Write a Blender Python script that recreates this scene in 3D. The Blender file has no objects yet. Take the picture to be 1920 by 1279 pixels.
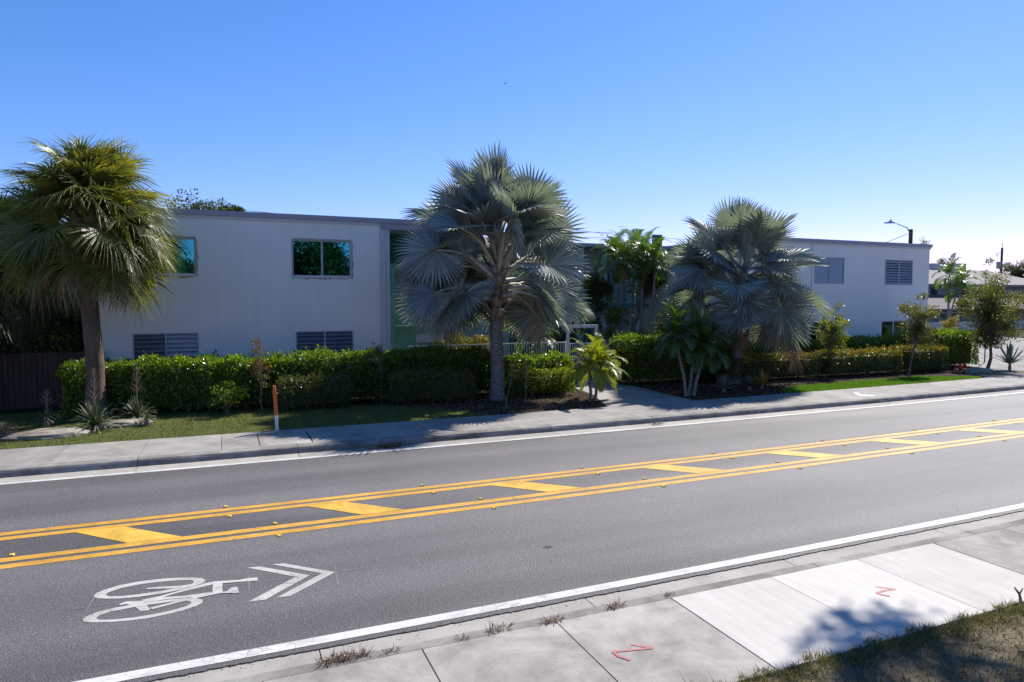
import bpy, math, random
import numpy as np
from mathutils import Vector, Matrix
from mathutils.geometry import tessellate_polygon
rng = np.random.default_rng(7)
random.seed(7)
PI = math.pi
R = math.radians
sc = bpy.context.scene
COL = sc.collection

# ---------------------------------------------------------------- camera and survey helpers
FPX, CX, CYP, CAMH = 1280.0, 960.0, 639.5, 3.5
PITCH, YAW = R(3.46485), R(22.67037)
cf = np.array([math.sin(YAW)*math.cos(PITCH), math.cos(YAW)*math.cos(PITCH), -math.sin(PITCH)])
cr = np.array([math.cos(YAW), -math.sin(YAW), 0.0])
cu = np.cross(cr, cf)
BROT = R(0.6826)                      # the building stands slightly off parallel to the road

def ray(x, y):
    return cf + cr*(x-CX)/FPX - cu*(y-CYP)/FPX
def G(x, y, z=0.0):                   # survey point on level ground
    v = ray(x, y); t = (z-CAMH)/v[2]
    return np.array([0, 0, CAMH]) + t*v
def P(x, y, Y):                       # survey point on an upright plane at distance Y
    v = ray(x, y); t = Y/v[1]
    return np.array([0, 0, CAMH]) + t*v
def BP(x, y, Y=25.5):                 # the same, in the building's own axes
    v = ray(x, y); c, s = math.cos(BROT), math.sin(BROT)
    w = np.array([v[0]*c+v[1]*s, -v[0]*s+v[1]*c, v[2]])
    t = Y/w[1]
    return np.array([0, 0, CAMH]) + t*w
def curve(x):
    x = np.maximum(np.asarray(x, float), 0.0)
    return np.where(x < 60, 0.00085*x*x, 3.06+0.102*(x-60))

cam_d = bpy.data.cameras.new('camera'); cam = bpy.data.objects.new('camera', cam_d); COL.objects.link(cam)
M = Matrix(((cr[0], cu[0], -cf[0], 0), (cr[1], cu[1], -cf[1], 0), (cr[2], cu[2], -cf[2], CAMH), (0, 0, 0, 1)))
cam.matrix_world = M
cam_d.sensor_width = 36; cam_d.lens = 24.0; cam_d.clip_start = 0.1; cam_d.clip_end = 3000
sc.camera = cam

# ---------------------------------------------------------------- mesh builder
class MB:
    def __init__(s): s.v = []; s.f = []; s.m = []; s.n = 0
    def add(s, V, F, mi=0):
        V = np.asarray(V, float).reshape(-1, 3); F = np.asarray(F, int)
        if len(F) == 0: return
        s.v.append(V); s.f.append(F+s.n); s.m.append(np.full(len(F), mi)); s.n += len(V)
    def polys(s, V, Fs, mi=0):
        for k in (3, 4):
            q = [f for f in Fs if len(f) == k]
            if q: s.v.append(np.zeros((0, 3))); s.f.append(np.array(q)+s.n); s.m.append(np.full(len(q), mi))
        V = np.asarray(V, float).reshape(-1, 3); s.v.append(V); s.n += len(V)
    def box(s, x0, x1, y0, y1, z0, z1, mi=0):
        V = [(x, y, z) for z in (z0, z1) for y in (y0, y1) for x in (x0, x1)]
        s.add(V, [(0, 2, 3, 1), (4, 5, 7, 6), (0, 1, 5, 4), (2, 6, 7, 3), (0, 4, 6, 2), (1, 3, 7, 5)], mi)
    def obox(s, c, ax, ay, az, mi=0):        # oriented box: centre and three half axes
        c, ax, ay, az = map(np.array, (c, ax, ay, az))
        V = [c+i*ax+j*ay+k*az for k in (-1, 1) for j in (-1, 1) for i in (-1, 1)]
        s.add(V, [(0, 2, 3, 1), (4, 5, 7, 6), (0, 1, 5, 4), (2, 6, 7, 3), (0, 4, 6, 2), (1, 3, 7, 5)], mi)
    def tube(s, pts, rad, n=8, mi=0, cap=True):
        pts = np.asarray(pts, float); k = len(pts)
        rad = np.full(k, rad) if np.isscalar(rad) else np.asarray(rad, float)
        T = np.gradient(pts, axis=0); T /= np.linalg.norm(T, axis=1)[:, None]+1e-9
        up = np.array([0, 0, 1.0]) if abs(T[0][2]) < 0.9 else np.array([1.0, 0, 0])
        V = []
        a = np.arange(n)*2*PI/n
        for i in range(k):
            u = np.cross(T[i], up); u /= np.linalg.norm(u)+1e-9; w = np.cross(u, T[i])
            V.append(pts[i]+rad[i]*(np.cos(a)[:, None]*u+np.sin(a)[:, None]*w))
        V = np.concatenate(V); F = []
        for i in range(k-1):
            for j in range(n):
                F.append((i*n+j, i*n+(j+1) % n, (i+1)*n+(j+1) % n, (i+1)*n+j))
        s.add(V, F, mi)
        if cap:
            c = np.array([pts[0], pts[-1]]); base = np.concatenate([V[:n], V[-n:], c])
            F2 = [((j+1) % n, j, 2*n) for j in range(n)]+[(n+j, n+(j+1) % n, 2*n+1) for j in range(n)]
            s.add(base, F2, mi)
    def flat(s, pts, z, mi=0, holes=()):
        loops = [[Vector((p[0], p[1], 0)) for p in pts]]+[[Vector((p[0], p[1], 0)) for p in h] for h in holes]
        tri = tessellate_polygon(loops)
        V = np.array([(p.x, p.y, z) for l in loops for p in l])
        F = []
        for t in tri:
            a, b, c = V[t[0]], V[t[1]], V[t[2]]
            F.append(t if np.cross(b-a, c-a)[2] > 0 else (t[0], t[2], t[1]))
        s.add(V, F, mi)
    def build(s, name, mats, parent=None, smooth=False):
        me = bpy.data.meshes.new(name)
        V = np.concatenate(s.v) if s.v else np.zeros((0, 3))
        me.vertices.add(len(V)); me.vertices.foreach_set('co', V.astype(np.float32).ravel())
        nl = sum(f.size for f in s.f); npoly = sum(len(f) for f in s.f)
        me.loops.add(nl); me.polygons.add(npoly)
        me.loops.foreach_set('vertex_index', np.concatenate([f.ravel() for f in s.f]).astype(np.int32))
        sizes = np.concatenate([np.full(len(f), f.shape[1]) for f in s.f])
        st = np.concatenate([[0], np.cumsum(sizes)[:-1]])
        me.polygons.foreach_set('loop_start', st.astype(np.int32))
        me.polygons.foreach_set('loop_total', sizes.astype(np.int32))
        me.polygons.foreach_set('material_index', np.concatenate(s.m).astype(np.int32))
        me.polygons.foreach_set('use_smooth', np.full(npoly, bool(smooth)))
        me.update(calc_edges=True); me.validate()
        if not isinstance(mats, (list, tuple)): mats = [mats]
        for m in mats: me.materials.append(m)
        o = bpy.data.objects.new(name, me); COL.objects.link(o)
        if parent is not None: o.parent = parent
        return o

def tag(o, label=None, cat=None, group=None, kind=None):
    if label: o['label'] = label
    if cat: o['category'] = cat
    if group: o['group'] = group
    if kind: o['kind'] = kind
    return o
def empty(name, loc, label, cat, group=None, rz=0):
    o = bpy.data.objects.new(name, None); COL.objects.link(o); o.location = loc; o.rotation_euler.z = rz
    o.empty_display_size = .2
    return tag(o, label, cat, group)
def copy_tree(o, parent=None):
    c = o.copy(); COL.objects.link(c)
    if parent is not None: c.parent = parent
    for ch in list(o.children): copy_tree(ch, c)
    return c

# ---------------------------------------------------------------- materials
class NT:
    def __init__(s, name):
        s.mat = bpy.data.materials.new(name); s.mat.use_nodes = True
        s.t = s.mat.node_tree; s.N = s.t.nodes; s.L = s.t.links
        s.N.clear(); s.out = s.N.new('ShaderNodeOutputMaterial')
        s.tc = s.N.new('ShaderNodeTexCoord')
    def n(s, typ, **kw):
        nd = s.N.new(typ)
        for k, v in kw.items():
            if k.startswith('_'): setattr(nd, k[1:], v)
        return nd
    def link(s, a, b): s.L.new(a, b)
    def noise(s, scale=5, detail=4, rough=.55, vec=None, stretch=None, dist=0):
        nd = s.N.new('ShaderNodeTexNoise'); nd.inputs['Scale'].default_value = scale
        nd.inputs['Detail'].default_value = detail; nd.inputs['Roughness'].default_value = rough
        nd.inputs['Distortion'].default_value = dist
        v = vec if vec is not None else s.tc.outputs['Object']
        if stretch:
            m = s.N.new('ShaderNodeMapping'); m.inputs['Scale'].default_value = stretch
            s.link(v, m.inputs['Vector']); v = m.outputs['Vector']
        s.link(v, nd.inputs['Vector'])
        return nd.outputs['Fac']
    def ramp(s, fac, stops):
        r = s.N.new('ShaderNodeValToRGB'); el = r.color_ramp.elements
        while len(el) > 1: el.remove(el[-1])
        for i, (p, c) in enumerate(stops):
            e = el[0] if i == 0 else el.new(p)
            e.position = p; c = c if not np.isscalar(c) else (c, c, c); e.color = (*c[:3], 1)
        s.link(fac, r.inputs['Fac']); return r.outputs['Color']
    def mix(s, fac, a, b, mode='MIX'):
        m = s.N.new('ShaderNodeMix'); m.data_type = 'RGBA'; m.blend_type = mode
        for i, x in ((0, fac), (6, a), (7, b)):
            if isinstance(x, (int, float)) and i == 0: m.inputs[0].default_value = x
            elif isinstance(x, tuple): m.inputs[i].default_value = (*x[:3], 1)
            else: s.link(x, m.inputs[i])
        return m.outputs[2]
    def math(s, op, a, b=0.0):
        m = s.N.new('ShaderNodeMath'); m.operation = op
        for i, x in ((0, a), (1, b)):
            if isinstance(x, (int, float)): m.inputs[i].default_value = x
            else: s.link(x, m.inputs[i])
        return m.outputs[0]
    def principled(s, col, rough=.7, spec=.4, bump=None, bs=.3, bd=.02, metal=0.0, coat=0.0):
        p = s.N.new('ShaderNodeBsdfPrincipled')
        if isinstance(col, tuple): p.inputs['Base Color'].default_value = (*col[:3], 1)
        else: s.link(col, p.inputs['Base Color'])
        if isinstance(rough, (int, float)): p.inputs['Roughness'].default_value = rough
        else: s.link(rough, p.inputs['Roughness'])
        p.inputs['Specular IOR Level'].default_value = spec; p.inputs['Metallic'].default_value = metal
        if coat: p.inputs['Coat Weight'].default_value = coat; p.inputs['Coat Roughness'].default_value = .2
        if bump is not None:
            b = s.N.new('ShaderNodeBump'); b.inputs['Strength'].default_value = bs; b.inputs['Distance'].default_value = bd
            s.link(bump, b.inputs['Height']); s.link(b.outputs['Normal'], p.inputs['Normal'])
        return p
    def done(s, sh):
        s.link(sh.outputs[0], s.out.inputs['Surface']); return s.mat

def simple(name, col, rough=.6, spec=.4, var=.15, scale=3, metal=0.0, bump=0.0, stretch=None):
    n = NT(name); f = n.noise(scale, 5, .6, stretch=stretch)
    lo = tuple(max(0, c*(1-var)) for c in col); hi = tuple(c*(1+var) for c in col)
    c = n.ramp(f, [(.25, lo), (.75, hi)])
    return n.done(n.principled(c, rough, spec, bump=f if bump else None, bs=bump, metal=metal))

def leafmat(name, stops, rough=.4, transl=.3, tcol=None, spec=.5, gscale=1.2):
    """foliage: per-leaf random tone and patches of tone, part of the light passes through"""
    n = NT(name)
    geo = n.n('ShaderNodeNewGeometry')
    f = n.noise(gscale, 3, .6)
    r = n.math('ADD', n.math('MULTIPLY', geo.outputs['Random Per Island'], .62), n.math('MULTIPLY', f, .38))
    c = n.ramp(r, stops)
    p = n.principled(c, rough, spec)
    t = n.n('ShaderNodeBsdfTranslucent')
    tc = n.mix(1.0, c, tcol or (1.5, 1.5, .5), 'MULTIPLY'); n.link(tc, t.inputs['Color'])
    m = n.n('ShaderNodeMixShader'); m.inputs[0].default_value = transl
    n.link(p.outputs[0], m.inputs[1]); n.link(t.outputs[0], m.inputs[2])
    return n.done(m)

def mat_asphalt():
    n = NT('asphalt')
    base = n.ramp(n.noise(.5, 6, .6), [(.25, (.102, .093, .093)), (.8, (.130, .119, .118))])
    tracks = n.ramp(n.noise(1.0, 2, .5, stretch=(.05, .75, 1)), [(.36, .68), (.5, 1.0), (.64, 1.18)])
    c = n.mix(1.0, base, tracks, 'MULTIPLY')
    # wheel paths polished pale, oil-darkened strip along the middle of each lane
    sep = n.n('ShaderNodeSeparateXYZ'); n.link(n.tc.outputs['Object'], sep.inputs[0])
    x = sep.outputs[0]; yy = n.math('SUBTRACT', sep.outputs[1], n.math('MULTIPLY', n.math('POWER', n.math('MAXIMUM', x, 0.0), 2.0), .00085))
    yy = n.math('ADD', yy, n.math('MULTIPLY', n.math('SUBTRACT', n.noise(.25, 3, .6), .5), 1.1))
    lane = n.ramp(n.math('DIVIDE', n.math('SUBTRACT', yy, 6.9), 8.6), [(0, .96), (.09, 1.06), (.21, .84), (.33, 1.07), (.46, .95), (.55, .95), (.66, 1.06), (.78, .85), (.9, 1.06), (1, .97)])
    c = n.mix(1.0, c, lane, 'MULTIPLY')
    vor = n.n('ShaderNodeTexVoronoi'); vor.inputs['Scale'].default_value = 70; n.link(n.tc.outputs['Object'], vor.inputs['Vector'])
    sp = n.ramp(vor.outputs['Color'], [(.0, .55), (.5, .95), (.86, 1.2), (.95, 2.0)])
    c = n.mix(.85, c, n.mix(1.0, c, sp, 'MULTIPLY'))
    mid = n.ramp(n.noise(28, 5, .8), [(.3, .82), (.7, 1.18)])
    c = n.mix(1.0, c, mid, 'MULTIPLY')
    pale = n.ramp(n.noise(9, 2, .5, dist=.3), [(.80, 0.0), (.83, 1.0)])
    c = n.mix(n.math('MULTIPLY', pale, .35), c, (.34, .32, .3))
    return n.done(n.principled(c, .66, .5, bump=vor.outputs['Distance'], bs=.5, bd=.012))

def mat_concrete(name, lo, hi, dirt=.35, brush=False, spots=True):
    n = NT(name)
    geo = n.n('ShaderNodeNewGeometry')
    c = n.ramp(n.noise(1.6, 8, .65), [(.28, lo), (.72, hi)])
    isl = n.ramp(geo.outputs['Random Per Island'], [(0, .88), (1, 1.06)])
    c = n.mix(1.0, c, isl, 'MULTIPLY')
    d = n.ramp(n.noise(.9, 7, .7, dist=.6), [(.42, (1, 1, 1)), (.72, (1-dirt, 1-dirt*1.05, 1-dirt*1.12))])
    c = n.mix(1.0, c, d, 'MULTIPLY')
    g = n.ramp(n.noise(90, 3, .8), [(.3, .8 if spots else .93), (.7, 1.12 if spots else 1.05)])
    c = n.mix(1.0, c, g, 'MULTIPLY')
    bump = n.noise(60, 4, .7)
    if brush:
        w = n.ramp(n.noise(1.0, 4, .6, stretch=(10, .9, 1)), [(.3, .93), (.7, 1.05)])
        c = n.mix(1.0, c, w, 'MULTIPLY')
    return n.done(n.principled(c, .85, .3, bump=bump, bs=.25, bd=.01))

def mat_paint(name, lo, hi, wear=.25, edge=(.09, .085, .09)):
    n = NT(name)
    c = n.ramp(n.noise(1.2, 6, .6), [(.3, lo), (.7, hi)])
    g = n.ramp(n.noise(120, 3, .8), [(.62, 0.0), (.75, 1.0)])
    c = n.mix(n.math('MULTIPLY', g, wear), c, edge)
    fine = n.ramp(n.noise(45, 4, .8), [(.3, .86), (.7, 1.08)])
    smudge = n.ramp(n.noise(1.7, 6, .72, dist=.8), [(.38, .80), (.56, 1.04)])
    c = n.mix(1.0, c, smudge, 'MULTIPLY')
    vo = n.n('ShaderNodeTexVoronoi'); vo.feature = 'DISTANCE_TO_EDGE'; vo.inputs['Scale'].default_value = 5.5; n.link(n.tc.outputs['Object'], vo.inputs['Vector'])
    ck = n.math('MULTIPLY', n.math('LESS_THAN', vo.outputs['Distance'], .018), n.ramp(n.noise(.9, 3, .6), [(.48, 0.0), (.55, .5)]))
    c = n.mix(ck, c, edge)
    c = n.mix(1.0, c, fine, 'MULTIPLY')
    return n.done(n.principled(c, .6, .4, bump=n.noise(80, 3, .7), bs=.2, bd=.006))

def mat_wall():
    n = NT('painted_siding')
    st = n.ramp(n.noise(1.0, 5, .6, stretch=(3.2, 1, .12)), [(.3, .96), (.7, 1.02)])
    c = n.mix(1.0, (.90, .86, .80), st, 'MULTIPLY')
    pat = n.ramp(n.noise(.35, 5, .6), [(.3, (.96, .95, .93)), (.7, (1.02, 1.02, 1.03))])
    c = n.mix(1.0, c, pat, 'MULTIPLY')
    drip = n.ramp(n.noise(1.0, 4, .75, stretch=(5.5, 1, .25)), [(.62, 0.0), (.8, 1.0)])
    c = n.mix(n.math('MULTIPLY', drip, .12), c, (.5, .46, .42))
    # shallow vertical grooves of the siding boards, every 0.3 m
    sep = n.n('ShaderNodeSeparateXYZ'); n.link(n.tc.outputs['Object'], sep.inputs[0])
    fr = n.math('FRACT', n.math('MULTIPLY', sep.outputs[0], 3.28))
    gr = n.math('LESS_THAN', fr, .06)
    c = n.mix(n.math('MULTIPLY', gr, .07), c, (.3, .3, .33))
    return n.done(n.principled(c, .75, .3, bump=n.noise(40, 3, .6), bs=.1, bd=.004))

def mat_bark(name, a, b, ring=9.0, bump=.8):
    n = NT(name)
    w = n.n('ShaderNodeTexWave'); w.wave_type = 'BANDS'; w.bands_direction = 'Z'
    w.inputs['Scale'].default_value = ring; w.inputs['Distortion'].default_value = 5; w.inputs['Detail'].default_value = 3
    w.inputs['Detail Scale'].default_value = 2
    n.link(n.tc.outputs['Object'], w.inputs['Vector'])
    f = n.noise(14, 5, .7, stretch=(1, 1, .5))
    h = n.math('ADD', n.math('MULTIPLY', w.outputs['Fac'], .5), n.math('MULTIPLY', f, .5))
    c = n.ramp(h, [(.25, a), (.75, b)])
    pat = n.ramp(n.noise(1.5, 4, .6), [(.3, .75), (.7, 1.2)])
    c = n.mix(1.0, c, pat, 'MULTIPLY')
    return n.done(n.principled(c, .9, .2, bump=h, bs=bump, bd=.04))

def mat_glass():
    n = NT('tinted_glass')
    p = n.principled((.05, .27, .34), .015, .5, metal=1.0)
    bump = n.noise(.8, 2, .5)
    b = n.n('ShaderNodeBump'); b.inputs['Strength'].default_value = .03; b.inputs['Distance'].default_value = .1
    n.link(bump, b.inputs['Height']); n.link(b.outputs['Normal'], p.inputs['Normal'])
    return n.done(p)

m_asphalt = mat_asphalt()
m_conc = mat_concrete('weathered_concrete', (.28, .257, .235), (.46, .43, .395), .5)
m_conc_far = mat_concrete('far_concrete', (.27, .25, .228), (.38, .355, .325), .35)
m_conc_new = mat_concrete('new_concrete', (.50, .465, .425), (.57, .535, .495), .07, True, False)
m_kerb = mat_concrete('kerb_concrete', (.15, .14, .125), (.40, .375, .345), .5)
m_gutter = mat_concrete('gutter_concrete', (.32, .29, .26), (.41, .38, .345), .25)
m_white = mat_paint('white_road_paint', (.52, .50, .47), (.60, .58, .55), .35)
m_white2 = mat_paint('thermoplastic_paint', (.43, .405, .37), (.50, .475, .435), .35)
m_chalk = mat_paint('faint_layout_paint', (.15, .145, .15), (.2, .19, .19), .7)
m_yellow = mat_paint('yellow_road_paint', (.50, .26, .03), (.66, .36, .05), .4)
m_yellow2 = mat_paint('yellow_hatch_paint', (.56, .325, .04), (.70, .43, .06), .25)
m_red = mat_paint('red_spray_paint', (.36, .10, .09), (.46, .16, .14), .5, (.5, .47, .44))
m_reflector = simple('amber_reflector', (.80, .52, .07), .35, .6, .1)
m_wall = mat_wall()
m_trim = simple('grey_trim', (.36, .355, .40), .5, .4, .06)
m_trimw = simple('white_trim', (.62, .62, .64), .5, .4, .05)
m_lintel = simple('cream_paint', (.55, .54, .45), .7, .3, .08)
m_roof = simple('pale_roofing', (.5, .49, .47), .9, .2, .15)
m_glass = mat_glass(); m_glassd = simple('dark_glass', (.035, .085, .095), .03, .5, .1, metal=1.0)
m_darkin = simple('dark_interior', (.012, .016, .02), .6, .2, .2)
m_alum = simple('aluminium', (.42, .43, .46), .42, .5, .08)
m_louvre = simple('louvre_slat', (.40, .42, .47), .35, .5, .12, 6)
m_louvred = simple('dark_louvre_slat', (.13, .15, .18), .3, .5, .2, 6)
m_mint = simple('mint_paint', (.22, .47, .36), .6, .3, .08)
m_green = simple('green_panel', (.03, .17, .12), .35, .5, .25, 2)
m_teal = simple('teal_paint', (.03, .20, .19), .5, .4, .15)
m_patch = simple('bare_plaster', (.47, .41, .37), .9, .2, .3, 6)
m_wrail = simple('white_metal', (.75, .75, .76), .45, .5, .05)
m_fence = simple('old_fence_wood', (.075, .055, .042), .9, .2, .4, 2.5, stretch=(6, 6, .4), bump=.3)
m_postw = simple('white_plastic', (.78, .78, .80), .4, .5, .04)
m_posto = simple('orange_plastic', (.55, .13, .03), .5, .4, .15, 8)
m_soil = simple('mulch_soil', (.035, .024, .017), .95, .1, .5, 12, bump=.8)
m_turf = simple('turf_base', (.085, .10, .03), .95, .1, .45, 6, bump=.6)
m_turf2 = simple('lush_turf_base', (.07, .13, .02), .95, .1, .35, 6, bump=.6)
m_far = simple('far_ground', (.13, .14, .08), .95, .1, .3, .2)
m_rock = mat_concrete('limestone', (.20, .16, .12), (.46, .40, .33), .45)
m_lampm = simple('lamp_metal', (.28, .29, .31), .4, .5, .1, metal=.6)
m_pole = simple('pole_wood', (.07, .055, .05), .9, .2, .3, 4)
m_wire = simple('cable', (.12, .13, .15), .6, .3, .05)
m_sabaltrunk = mat_bark('sabal_trunk', (.11, .075, .055), (.32, .235, .185), 14, 1.0)
m_bistrunk = mat_bark('bismarck_trunk', (.07, .06, .055), (.42, .39, .37), 6, 1.0)
m_boot = mat_bark('palm_boot', (.17, .12, .085), (.42, .34, .27), 5, .5)
m_slimtrunk = mat_bark('slim_palm_trunk', (.14, .13, .115), (.32, .30, .27), 5, .3)
m_bark = mat_bark('tree_bark', (.10, .085, .07), (.26, .23, .2), 3, .5)
m_dry = leafmat('dry_leaf', [(.0, (.16, .11, .075)), (.5, (.30, .22, .16)), (1, (.45, .35, .27))], .8, .2, (1.2, 1.0, .7), .2)
m_bis = leafmat('bismarck_leaf', [(.1, (.14, .168, .155)), (.5, (.235, .268, .25)), (.9, (.36, .39, .365))], .40, .28, (1.0, 1.06, .6), .45)
m_bispet = simple('bismarck_petiole', (.40, .38, .31), .6, .3, .25, 5)
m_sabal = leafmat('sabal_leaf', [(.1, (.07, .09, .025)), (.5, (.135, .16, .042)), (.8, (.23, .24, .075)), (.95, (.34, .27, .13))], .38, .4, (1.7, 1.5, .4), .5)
m_sabal_shade = leafmat('shaded_sabal_leaf', [(.1, (.02, .035, .012)), (.6, (.045, .068, .022)), (.95, (.09, .10, .04))], .4, .22, (1.3, 1.4, .5), .5)  # darker copy of the sabal leaf, shade put into its colour
m_hedge = leafmat('hedge_leaf', [(.15, (.06, .095, .014)), (.5, (.115, .17, .022)), (.85, (.20, .26, .035))], .3, .42, (1.7, 1.9, .4), .5)
m_hedge2 = leafmat('cocoplum_leaf', [(.15, (.035, .05, .012)), (.5, (.065, .09, .02)), (.9, (.12, .145, .03))], .3, .25, (1.6, 1.6, .4), .5)
m_newleaf = leafmat('new_growth_leaf', [(.1, (.13, .14, .02)), (.5, (.22, .19, .03)), (.9, (.34, .17, .035))], .35, .35, (1.4, 1.3, .5), .5)
m_rust = leafmat('rusty_leaf', [(.1, (.10, .07, .02)), (.5, (.18, .11, .035)), (.9, (.26, .13, .05))], .45, .3, (1.4, 1.2, .5), .4)
m_olive = leafmat('olive_tree_leaf', [(.1, (.07, .08, .02)), (.5, (.125, .14, .035)), (.9, (.2, .21, .06))], .35, .42, (1.6, 1.5, .5), .5)
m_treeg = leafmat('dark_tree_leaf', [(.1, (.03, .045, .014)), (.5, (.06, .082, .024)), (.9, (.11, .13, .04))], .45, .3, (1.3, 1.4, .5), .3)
m_yelpalm = leafmat('yellow_palm_leaf', [(.1, (.15, .19, .02)), (.5, (.28, .33, .03)), (.9, (.42, .42, .05))], .4, .4, (1.3, 1.3, .3), .4)
m_palmg = leafmat('green_palm_leaf', [(.1, (.04, .075, .016)), (.5, (.075, .13, .025)), (.9, (.14, .2, .035))], .35, .38, (1.6, 1.8, .4), .5)
m_yucca = leafmat('yucca_leaf', [(.1, (.045, .065, .04)), (.5, (.09, .12, .07)), (.9, (.16, .18, .10))], .5, .12, (1.2, 1.3, .5), .4)
m_agave = leafmat('agave_leaf', [(.1, (.12, .16, .13)), (.9, (.2, .25, .2))], .5, .08, (1, 1, .8), .4)
m_orange = leafmat('orange_bromeliad_leaf', [(.1, (.30, .22, .05)), (.6, (.5, .24, .04)), (.95, (.5, .35, .1))], .45, .35, (1.3, 1.1, .5), .4)
m_redleaf = leafmat('red_leaf', [(.1, (.16, .03, .015)), (.9, (.35, .06, .03))], .45, .3, (1.3, .8, .5), .4)
m_grass = leafmat('dry_grass_blade', [(.1, (.09, .11, .028)), (.45, (.15, .17, .045)), (.75, (.22, .22, .08)), (.97, (.34, .29, .16))], .6, .3, (1.3, 1.3, .5), .3, .6)
m_grassn = leafmat('verge_grass_blade', [(.1, (.08, .09, .03)), (.45, (.15, .15, .05)), (.7, (.26, .22, .11)), (.97, (.40, .33, .2))], .7, .3, (1.2, 1.2, .6), .2, 1.1)
m_grass2 = leafmat('lush_grass_blade', [(.1, (.08, .15, .012)), (.6, (.13, .25, .02)), (.95, (.2, .3, .04))], .6, .35, (1.4, 1.5, .4), .3, .8)
m_deadf = leafmat('dead_frond_leaf', [(.1, (.16, .10, .08)), (.5, (.27, .18, .145)), (.95, (.38, .27, .22))], .85, .15, (1.2, 1.0, .8), .2)
m_litter = leafmat('fallen_leaf', [(.1, (.10, .06, .035)), (.5, (.22, .14, .08)), (.95, (.42, .32, .2))], .8, .1, (1, 1, 1), .2)

# ---------------------------------------------------------------- foliage generators
def unit(v): return v/(np.linalg.norm(v, axis=-1, keepdims=True)+1e-9)
def add_leaves(mb, Pt, Nrm, Tan, size, width=.5, mi=0, fold=.12):
    """folded rhombic leaves; every leaf its own island"""
    n = len(Pt); Tan = unit(Tan); S = unit(np.cross(Nrm, Tan)); Nn = np.cross(Tan, S)
    size = np.broadcast_to(size, (n,))[:, None]
    V = np.empty((n, 4, 3))
    V[:, 0] = Pt
    V[:, 1] = Pt+Tan*size*.55+S*size*width/2+Nn*size*fold
    V[:, 2] = Pt+Tan*size
    V[:, 3] = Pt+Tan*size*.55-S*size*width/2+Nn*size*fold
    b = (np.arange(n)*4)[:, None]
    F = np.concatenate([b+np.array([0, 2, 1]), b+np.array([0, 3, 2])])
    F = np.stack([b+np.array([0, 3, 2]), b+np.array([0, 2, 1])], 1).reshape(-1, 3)
    mb.add(V.reshape(-1, 3), F, mi)
def rnd(n): return rng.normal(size=(n, 3))
def wob(p, k, seed=0.0):               # cheap smooth noise
    return (np.sin(p[:, 0]*k+seed)+np.sin(p[:, 1]*k*1.3+seed*2.1+p[:, 2]*k*.7)+np.sin(p[:, 2]*k*1.7+seed*.7+p[:, 0]*k*.6)
            + .6*np.sin(p[:, 0]*k*2.7+seed*3)+.6*np.sin(p[:, 2]*k*3.1+p[:, 1]*2+seed))/4.2

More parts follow.
